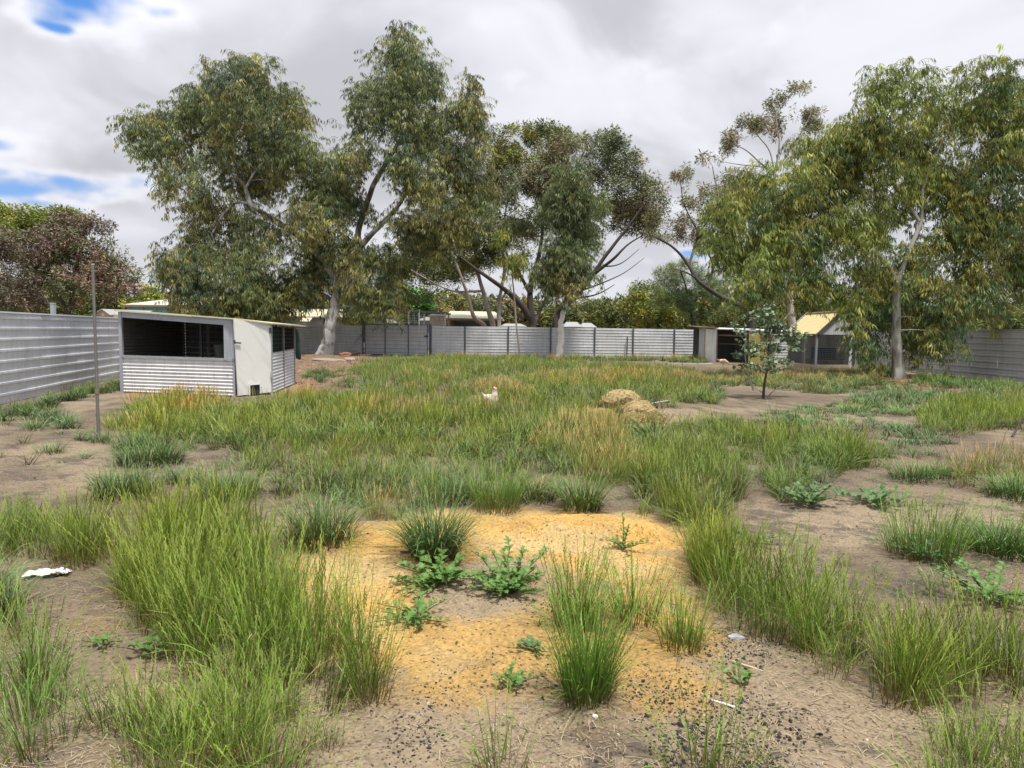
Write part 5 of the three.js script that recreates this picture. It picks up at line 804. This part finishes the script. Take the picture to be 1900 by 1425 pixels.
weed('sprawling bright green broad leaved weed on yellow sand, runners towards the tall grass clump', 822, 1082, [[2.5, 0.34, 0.25], [1.9, 0.42, 0.06], [2.2, 0.36, 0.04], [0.3, 0.34, 0.3], [5.6, 0.22, 0.7], [3.6, 0.24, 0.6], [0.9, 0.22, 0.35], [4.5, 0.22, 0.7], [2.9, 0.3, 0.5], [1.4, 0.22, 0.3]], 9, 0.088, 41);
weed('taller upright broad leaved weed with reddish stem on the yellow sand', 943, 1098, [[4.7, 0.36, 1.05], [3.7, 0.34, 0.7], [5.7, 0.36, 0.65], [3.1, 0.26, 0.3], [0.3, 0.22, 0.5], [2.2, 0.2, 0.3], [1.1, 0.18, 0.3], [5.2, 0.3, 0.8], [4.2, 0.28, 0.8], [0.8, 0.24, 0.2], [2.7, 0.26, 0.2]], 12, 0.08, 42, 'melon');
weed('weed with runner lying flat on sand at the foot of the sprawling one', 778, 1150, [[2.7, 0.24, 0.1], [0.6, 0.2, 0.08], [1.5, 0.18, 0.05], [3.4, 0.26, 0.3], [4.6, 0.2, 0.4]], 7, 0.07, 43, 'melon');
weed('small upright weed at the right rim of the yellow sand', 1158, 1030, [[4.7, 0.26, 1.2], [0.4, 0.2, 0.5], [3.2, 0.16, 0.5]], 8, 0.06, 44, 'melon');
weed('low bluish weed on bare soil right of the meadow', 1500, 940, [[0.2, 0.28, 0.4], [1.6, 0.26, 0.3], [3.0, 0.28, 0.4], [4.5, 0.28, 0.7], [5.4, 0.3, 0.7]], 9, 0.12, 45, 'blue');
weed('low bluish weed on bare soil, nearer to the leaning tuft', 1620, 938, [[0.2, 0.34, 0.3], [1.4, 0.24, 0.3], [3.0, 0.34, 0.35], [4.4, 0.24, 0.6], [5.5, 0.3, 0.6]], 9, 0.11, 46, 'blue');
weed('pale weed in front of the leaning green tuft', 1712, 1038, [[0.2, 0.22, 0.3], [1.6, 0.2, 0.3], [3.0, 0.24, 0.35], [4.6, 0.2, 0.6]], 8, 0.085, 47, 'blue');
weed('broad leaved weed on sandy soil at the right edge above the grass band', 1840, 1120, [[0.2, 0.34, 0.3], [1.4, 0.24, 0.3], [2.8, 0.34, 0.4], [4.4, 0.3, 0.7], [5.5, 0.34, 0.5], [3.6, 0.36, 0.6]], 12, 0.075, 48);
weed('tiny flat weed on the sand below the taller broad leaved weed', 985, 1205, [[0.2, 0.1, 0.2], [2.8, 0.12, 0.2], [4.4, 0.08, 0.5]], 5, 0.05, 49, 'blue');
weed('tiny narrow leaved weed on sand near the lone upright tuft', 948, 1275, [[0.1, 0.14, 0.4], [3.2, 0.08, 0.4], [4.7, 0.1, 1.0]], 4, 0.055, 50);
weed('tiny weed on brown soil left of the tall grass clump', 190, 1200, [[0.1, 0.12, 0.3], [3.0, 0.1, 0.3], [4.5, 0.06, 0.5]], 5, 0.045, 51);
weed('small weed by the foot of the tall grass clump, roundish bright leaves', 285, 1215, [[4.2, 0.14, 0.9], [2.6, 0.12, 0.5], [0.6, 0.12, 0.4]], 4, 0.075, 52);
weed('grey green weed among grit at the foot of the diagonal band', 1385, 1010, [[0.2, 0.26, 0.3], [3.0, 0.26, 0.35], [4.5, 0.22, 0.7]], 9, 0.075, 53, 'blue');
weed('pair of small leaves on dark grit between the thin stalks', 1374, 1268, [[4.7, 0.1, 1.0], [3.4, 0.08, 0.5], [0, 0.07, 0.5]], 3, 0.06, 54);

// ------------------------------------------------------------------ grit, straw and bark litter on the soil: nobody could count them
function scatter(name, label, cat, geo, mat, n, fn, seed) {
  const R = rng(seed), L = []; let tries = 0; while (L.length < n && tries++ < n * 30) { const r = fn(R); if (r) L.push(r); }
  const im = new THREE.InstancedMesh(geo, mat, L.length), mm = new THREE.Matrix4(), q = new THREE.Quaternion(), s = V3(1, 1, 1), col = new THREE.Color(); im.name = numbered(name); tag(im, label, cat, null, 'stuff'); im.castShadow = im.receiveShadow = true;
  L.forEach(([x, z, k, c, flat], i) => { q.setFromEuler(flat ? new THREE.Euler((R() - 0.5) * 0.5, R() * 6.28, (R() - 0.5) * 0.5) : new THREE.Euler(R() * 6.28, R() * 6.28, R() * 6.28)); mm.compose(V3(x, H(x, z) + (flat ? 0.005 : k * 0.25), z), q, Array.isArray(k) ? s.set(...k) : s.set(k * (0.7 + 0.7 * R()), k * (0.35 + 0.4 * R()), k)); im.setMatrixAt(i, mm); im.setColorAt(i, col.setRGB(...c)); });
  scene.add(im);
}
const lumpGeo = (() => { const g = new THREE.IcosahedronGeometry(1, 1), p = g.attributes.position; for (let i = 0; i < p.count; i++) { const v = V3().fromBufferAttribute(p, i), k = 0.65 + 0.7 * n3(v.x * 1.7 + 5, v.y * 1.7, v.z * 1.7); p.setXYZ(i, v.x * k, v.y * k * 0.8, v.z * k); } g.computeVertexNormals(); return g; })();
const strawGeo = (() => { const b = new MB(); [[-0.5, 0, 0.0], [-0.17, 0.03, 0.02], [0.17, 0.035, -0.006], [0.5, 0.0, 0.02]].forEach(([x, y, z]) => { b.v(x, y, z - 0.03); b.v(x, y + 0.01, z + 0.03); }); for (let i = 0; i < 3; i++) b.quad(i * 2, i * 2 + 1, i * 2 + 3, i * 2 + 2); return b.geo(); })();
const leafGeo = (() => { const b = new MB(); leafAt(b, V3(-0.5, 0, 0), V3(1, 0, 0), 1, 0.22, [1, 1, 1], rng(3), 0.25); return b.geo(true); })();
const COAL = [poly('1010,1240 1180,1220 1330,1190 1480,1230 1560,1330 1500,1480 900,1480 760,1370 860,1330'), poly('960,1090 1080,1090 1110,1170 1060,1150'), poly('1290,1180 1420,1190 1450,1260 1330,1250')];
scatter('charcoal_grit', 'black charcoal grit strewn over the sand at the bottom of the photo', 'grit', lumpGeo, std(rgb(1, 1, 1), { roughness: 0.8 }), 15000, (R) => {
  const z = -2.15 - 6 * R() * R(), x = (R() - 0.5) * -z * 1.7, e = Math.max(...COAL.map((P) => inside(P, x, z))), c = n3(x * 2.6 + 9, 3, z * 2.6), w = sstep(-0.25, 0.2, e + (c - 0.5) * 0.7); if (R() > 0.015 + 0.985 * w * sstep(0.3, 0.62, c)) return null;
  const k = R() < 0.012 ? 0.006 + 0.007 * R() : 0.0011 + 0.0058 * R() ** 5, g = 0.012 + 0.05 * R() * R(); return [x, z, k, [g, g, g * 1.12]]; }, 301);
scatter('pebbles', 'pale and grey pebbles scattered over the sandy soil', 'pebbles', lumpGeo, std(rgb(1, 1, 1), { roughness: 0.8 }), 600, (R) => { const z = -2.2 - 5 * R() * R(), x = (R() - 0.5) * -z * 1.7, g = 0.2 + 0.35 * R(); return [x, z, 0.002 + 0.006 * R() ** 3, [g, g * 0.92, g * 0.82]]; }, 302);
scatter('soil_crumbs', 'small brown crumbs of soil and sand lying on the ground', 'soil', lumpGeo, std(rgb(1, 1, 1), { roughness: 0.95 }), 22000, (R) => { const z = -2.1 - 9 * R() ** 1.6, x = (R() - 0.5) * -z * 1.7; if (n3(x * 3, 8, z * 3) < 0.42) return null; const s = inside(SAND1, x, z) > 0, y = inside(SAND2, x, z) > 0, k = 0.7 + 0.5 * R(); return [x, z, 0.0018 + 0.006 * R() ** 4, (s ? [0.5, 0.3, 0.085] : y ? [0.36, 0.24, 0.11] : [0.24, 0.18, 0.13]).map((v) => v * k)]; }, 303);
scatter('dry_straw', 'pale broken straw lying over the brown soil', 'straw', strawGeo, std(rgb(1, 1, 1), { roughness: 0.8 }), 42000, (R) => { const z = -2.2 - 15 * R() ** 1.4, x = (R() - 0.5) * -z * 1.75, e = inside(SAND1, x, z); if (e > -0.02 && n3(x * 3, 2, z * 3) < 0.72) return null; if (n3(x * 1.6 + 7, 5, z * 1.6) < 0.36) return null; if (inside(SAND2, x, z) > 0 && R() < 0.75) return null; const l = 0.012 + 0.055 * R() ** 2.5, k = 0.6 + 0.6 * R(); return [x, z, [l, l * 0.6, 0.025 + 0.025 * R()], [0.37 * k, 0.29 * k, 0.19 * k], true]; }, 304);
const litter = (P, n, seed, zr) => (R) => { const xs = P.map((p) => p[0]), zs = P.map((p) => p[1]), x = lerp(Math.min(...xs), Math.max(...xs), R()), z = lerp(Math.min(...zs), Math.max(...zs), R()); if (inside(P, x, z) < -0.4 * R()) return null; const l = 0.1 + 0.14 * R(), k = 0.6 + 0.8 * R(); return [x, z, [l, l, l * 0.9], R() < 0.4 ? [0.30 * k, 0.22 * k, 0.15 * k] : [0.2 * k, 0.095 * k, 0.055 * k], true]; };
scatter('leaf_litter', 'reddish brown fallen leaves and bark around the foot of the tallest white gum', 'leaf litter', leafGeo, std(rgb(1, 1, 1)), 3500, litter(LITTER_A), 305);
scatter('leaf_litter', 'brown fallen leaves below the broad gum by the darker side fence', 'leaf litter', leafGeo, std(rgb(1, 1, 1)), 2200, litter(LITTER_D), 306);

// ------------------------------------------------------------------ hay, rocks, sticks, scrap
function blob(seed, rx, ry, rz, rough = 0.3, det = 3, f = 1.6) { const g = new THREE.IcosahedronGeometry(1, det), p = g.attributes.position; for (let i = 0; i < p.count; i++) { const v = V3().fromBufferAttribute(p, i), k = 1 + rough * (n3(v.x * f + seed, v.y * f, v.z * f) - 0.5) * 2 + rough * 0.5 * (n3(v.x * f * 3 + seed, v.y * f * 3, v.z * f * 3) - 0.5); p.setXYZ(i, v.x * k * rx, v.y * k * ry, v.z * k * rz); } g.computeVertexNormals(); return g; }
{
  const t = thing('hay_heap', 'collapsed heap of golden hay in two lumps in the meadow', 'hay'), hm = std(rgb(0.33, 0.25, 0.12), { roughness: 1, bumpMap: barkTex, bumpScale: 0.04 }), R = rng(8), L = [];
  const lump = (px, py, rx, ry, rz, turn, s) => { const g = blob(s, rx, ry, rz, 0.2, 4), p = GP(px, py), m = mesh('hay_lump', g, hm, t); m.position.set(p.x, p.y + ry * 0.45, p.z); m.rotation.set(0, turn, 0.1); m.updateMatrix(); for (let i = 0; i < 1100; i++) { const v = V3().fromBufferAttribute(g.attributes.position, (R() * g.attributes.position.count) | 0).applyMatrix4(m.matrix); if (v.y > 0) L.push([v, turn]); } };
  lump(1152, 762, 0.46, 0.29, 0.34, 0.2, 1); lump(1184, 772, 0.33, 0.2, 0.32, 0.5, 2); lump(1214, 782, 0.17, 0.15, 0.2, 0.4, 3); lump(1112, 775, 0.28, 0.13, 0.22, 0.4, 5); lump(1172, 784, 0.2, 0.12, 0.2, 0.4, 7);
  for (let i = 0; i < 520; i++) { const g = GP(1165 + (R() - 0.5) * 190, 776 + (R() - 0.3) * 26, 0.03 + 0.05 * R()); L.push([g, R() * 3]); }
  const im = new THREE.InstancedMesh(strawGeo, std(rgb(1, 1, 1)), L.length), mm = new THREE.Matrix4(), q = new THREE.Quaternion(), col = new THREE.Color(); im.name = 'loose_straw'; im.userData.kind = 'stuff';
  L.forEach(([v, a], i) => { q.setFromEuler(new THREE.Euler((R() - 0.5) * 0.8, a + 1.3 * (R() - 0.5) + (R() < 0.3 ? 1.57 : 0), (R() - 0.5) * 0.9)); const l = 0.06 + 0.07 * R(), k = 0.65 + 0.7 * R(); mm.compose(v.add(V3((R() - 0.5) * 0.02, (R() - 0.5) * 0.02, (R() - 0.5) * 0.02)), q, V3(l, l, 0.1)); im.setMatrixAt(i, mm); im.setColorAt(i, col.setRGB(0.45 * k, 0.33 * k, 0.14 * k)); });
  t.add(im);
}
{
  const s = thing('pipe_offcut', 'thin pale green pipe lying beside the hay heap', 'pipe'), a = at(1206, 749, 14.2), b = at(1240, 743.5, 14.6); mesh('tube', pipe(a, b, 0.014), std(rgb(0.36, 0.42, 0.3)), s); mesh('end_cap', pipe(b, b.clone().add(V3(0.02, 0, 0)), 0.016), std(rgb(0.3, 0.36, 0.25)), s);
}
const ROCKS = [[612, 669, 0.9, 0.07, 0.4, [0.26, 0.22, 0.18], 'long flat grey slab lying before the foot of the tallest white gum'], [666, 656, 0.5, 0.08, 0.35, [0.2, 0.135, 0.09], 'topmost flat tan slab of the rock pile by the gate'], [654, 660, 0.5, 0.12, 0.4, [0.2, 0.13, 0.085], 'tan stone under the topmost slab of the rock pile'], [640, 664, 0.34, 0.13, 0.3, [0.27, 0.13, 0.08], 'reddish stone at the lower edge of the rock pile'], [680, 661, 0.4, 0.07, 0.3, [0.32, 0.28, 0.24], 'pale flat stone at the gate end of the rock pile'], [630, 660, 0.3, 0.14, 0.3, [0.3, 0.2, 0.15], 'brown stone between white gum and rock pile'], [650, 669, 0.3, 0.12, 0.3, [0.3, 0.22, 0.17], 'small brown stone in front of the rock pile']];
ROCKS.forEach(([px, py, rx, ry, rz, c, label], i) => { const g = blob(40 + i, rx, ry, rz, 0.32, 2, 1.3), p = GP(px, py), m = mesh('rock', g, std(rgb(...c), { bumpMap: barkTex, bumpScale: 0.02 }), scene); m.position.set(p.x, p.y + ry * 0.55 + (i === 1 ? 0.24 : i === 2 ? 0.1 : 0), p.z); m.rotation.set(0.08, i * 0.9, 0.06 * ((i % 3) - 1)); tag(m, label, 'rock', 'stones of the pile by the gate'); });
{
  const s = thing('dead_branch', 'dark bare stick poking up from dry grass at the right edge', 'stick'), a = GP(1878, 812), b = new MB(), c = new MB(); b.tube([a, at(1890, 790, 11), at(1906, 770, 11)], [0.02, 0.016, 0.008], 6, BARK.dark); c.tube([at(1890, 790, 11), at(1884, 778, 11.1)], [0.009, 0.004], 5, BARK.dark); mesh('shaft', b.geo(), M.bark, s); mesh('side_twig', c.geo(), M.bark, s);
}
{
  const p = GP(84, 1068), b = new MB(), n = 14, R = rng(4), t = thing('white_scrap', 'crumpled white torn sheet lying on soil by the grass with orange straw', 'scrap', null, p, 0.2);
  for (const [x0, w, dz, nm] of [[-0.11, 0.2, 0.05, 'sheet'], [0.05, 0.09, 0.04, 'torn_corner']]) { const g = new MB(); for (let j = 0; j <= n; j++) for (let i = 0; i <= n; i++) { const u = i / n, v = j / n, e = 0.018 * (n3(u * 5 + x0 * 9, v * 5, 3) - 0.5); g.v(x0 + u * w + e, 0.012 + 0.03 * n3(u * 4, v * 4, x0 * 20 + 2) + 0.012 * n3(u * 11, v * 11, 7), (v - 0.5) * dz * 2 + e * 1.6, null, u, v); } for (let j = 0; j < n; j++) for (let i = 0; i < n; i++) { if (n3(i * 0.6, j * 0.6, 9) > 0.78) continue; const a = j * (n + 1) + i; g.quad(a, a + n + 1, a + n + 2, a + 1); } mesh(nm, g.geo(true), std(rgb(0.72, 0.72, 0.7), { map: paintTex }), t); }
}
function slip(name, label, cat, px, py, l, w, h, turn, c) { const g = blob(px, l, h, w, 0.3, 2), p = GP(px, py), m = mesh(name, g, std(rgb(...c)), scene); m.position.set(p.x, p.y + h * 0.6, p.z); m.rotation.y = turn; tag(m, label, cat); }
slip('slate_chip', 'dark grey slate chip on the yellow sand by the spreading tuft', 'stone', 752, 1034, 0.034, 0.016, 0.009, 0.1, [0.09, 0.09, 0.11]);
slip('grey_stone', 'flat pale grey stone on grit at the foot of the diagonal grass band', 'stone', 1366, 1182, 0.045, 0.025, 0.01, 0.1, [0.36, 0.37, 0.4]);
slip('white_stick', 'short bleached white stick among thin stalks on dark grit', 'stick', 1342, 1305, 0.05, 0.005, 0.005, -0.6, [0.7, 0.66, 0.58]);
slip('pale_stalk', 'long pale straw stalk lying on the dark grit', 'straw stalk', 1398, 1232, 0.11, 0.004, 0.004, -0.75, [0.62, 0.5, 0.32]);
slip('dry_twig', 'thin dark twig lying on the yellow sand left of the spreading tuft', 'twig', 716, 1026, 0.09, 0.004, 0.003, 0.05, [0.08, 0.06, 0.04]);
slip('white_pebble', 'small white stone beside the lone upright tuft', 'stone', 1104, 1332, 0.012, 0.01, 0.008, 0.3, [0.6, 0.57, 0.52]);

// ------------------------------------------------------------------ hens
function body(caps, lo, hi, res, mat) {   // capsules [a, b, ra, rb] joined smoothly, meshed on one grid
  const mc = new MarchingCubes(res, mat, false, false, 60000), c = lo.clone().add(hi).multiplyScalar(0.5), s = Math.max(hi.x - lo.x, hi.y - lo.y, hi.z - lo.z) / 2; mc.isolation = 0;
  const A = V3(), p = V3();
  for (let z = 0; z < res; z++) for (let y = 0; y < res; y++) for (let x = 0; x < res; x++) {
    p.set(((x - res / 2) / (res / 2)) * s + c.x, ((y - res / 2) / (res / 2)) * s + c.y, ((z - res / 2) / (res / 2)) * s + c.z); let acc = 0;
    for (const [a, b, ra, rb] of caps) { A.copy(b).sub(a); const t = clamp(p.clone().sub(a).dot(A) / A.lengthSq()), d = p.distanceTo(a.clone().addScaledVector(A, t)) - lerp(ra, rb, t); acc += Math.exp(-d / 0.014); }
    mc.field[x + y * res + z * res * res] = Math.log(Math.max(acc, 1e-30)) * 0.014;
  }
  mc.update(); const n = mc.count, g = new THREE.BufferGeometry(); g.setAttribute('position', new THREE.Float32BufferAttribute(mc.positionArray.slice(0, n * 3), 3)); g.scale(s, s, s); g.translate(c.x, c.y, c.z); g.setAttribute('normal', new THREE.Float32BufferAttribute(mc.normalArray.slice(0, n * 3), 3)); return g;
}
function hen(label, pos, turn, pose, col, wing) {
  const t = thing('hen', label, 'hen', null, pos, turn); t.scale.setScalar(1.05); const skin = std(rgb(...col), { roughness: 0.95, bumpMap: barkTex, bumpScale: 0.01 }), red = std(rgb(0.42, 0.04, 0.03), { roughness: 0.6 }), horn = std(rgb(0.5, 0.34, 0.12), { roughness: 0.6 });
  const up = pose === 'up', hd = up ? V3(0.13, 0.45, 0) : V3(0.27, 0.12, 0), nk = up ? V3(0.12, 0.33, 0) : V3(0.2, 0.2, 0);
  mesh('body', body([[V3(-0.08, 0.24, 0), V3(0.08, 0.24, 0), 0.085, 0.092], [V3(0.06, 0.25, 0), nk, 0.075, 0.045], [nk, hd, 0.042, 0.034], [V3(-0.08, 0.26, 0), V3(-0.19, 0.275, 0), 0.07, 0.03], [V3(0.01, 0.22, 0.04), V3(0.01, 0.13, 0.045), 0.045, 0.02], [V3(0.01, 0.22, -0.04), V3(0.01, 0.13, -0.045), 0.045, 0.02]], V3(-0.3, 0.02, -0.2), V3(0.34, 0.54, 0.2), 44, skin), skin, t);
  for (const s of [-1, 1]) {
    const w = mesh('wing', blob(7 + s, 0.12, 0.06, 0.025, 0.25, 3, 3), std(rgb(...wing), { roughness: 0.95 }), t); w.position.set(-0.03, 0.26, s * 0.085); w.rotation.z = 0.2;
    const l = mesh('leg', mergeGeometries([pipe(V3(0.01, 0.13, s * 0.045), V3(0.02, 0.02, s * 0.045), 0.009, 0.008, 6), ...[-0.5, 0, 0.5].map((a) => pipe(V3(0.02, 0.015, s * 0.045), V3(0.02 + 0.055 * Math.cos(a), 0.006, s * 0.045 + 0.055 * Math.sin(a)), 0.006, 0.003, 5))]), horn, t);
    const e = mesh('eye', new THREE.SphereGeometry(0.006, 8, 6), M.dark, t); e.position.copy(hd).add(V3(0.012, 0.008, s * 0.03));
  }
  for (let k = 0; k < 5; k++) { const f = mesh('tail_feather', blob(20 + k, 0.085, 0.022, 0.008, 0.15, 2), std(rgb(...wing), { roughness: 0.95 }), t); f.position.set(-0.21, 0.275 + k * 0.008, (k - 2) * 0.018); f.rotation.z = -0.3 - k * 0.05; }
  mesh('beak', new THREE.ConeGeometry(0.011, 0.035, 8).rotateZ(-Math.PI / 2 - (up ? 0.1 : 0.8)), horn, t).position.copy(hd).add(up ? V3(0.045, -0.004, 0) : V3(0.035, -0.028, 0));
  const cb = new THREE.Shape(); cb.moveTo(-0.03, 0); for (let k = 0; k < 4; k++) { cb.lineTo(-0.026 + k * 0.015, 0.03 + 0.006 * Math.sin(k * 1.5)); cb.lineTo(-0.018 + k * 0.015, 0.014); } cb.lineTo(0.03, 0);
  mesh('comb', new THREE.ExtrudeGeometry(cb, { depth: 0.006, bevelEnabled: true, bevelSize: 0.002, bevelThickness: 0.002, bevelSegments: 2 }).translate(0, 0, -0.003), red, t).position.copy(hd).add(V3(0.004, 0.026, 0));
  for (const s of [-1, 1]) { const f = mesh('wattle', blob(3, 0.012, 0.02, 0.006, 0.2, 2), red, t); f.position.copy(hd).add(V3(0.022, -0.03, s * 0.012)); const c = mesh('red_face', blob(9, 0.018, 0.016, 0.006, 0.2, 2), red, t); c.position.copy(hd).add(V3(0.018, 0, s * 0.03)); }
}
{
  const p = at(911, 745, 12.9); p.y = H(p.x, p.z) + 0.03; hen('white hen with red face, head raised, half hidden in the meadow grass', p, -1.0, 'up', [0.66, 0.57, 0.48], [0.68, 0.6, 0.52]);
  const q = G(1341, 681); q.y = 0.02; hen('pale tan hen bending down in front of the open low shed', q, 0.1, 'down', [0.6, 0.47, 0.34], [0.46, 0.3, 0.19]);
}
console.log('grass tufts', grassCount);
renderer.render(scene, camera);
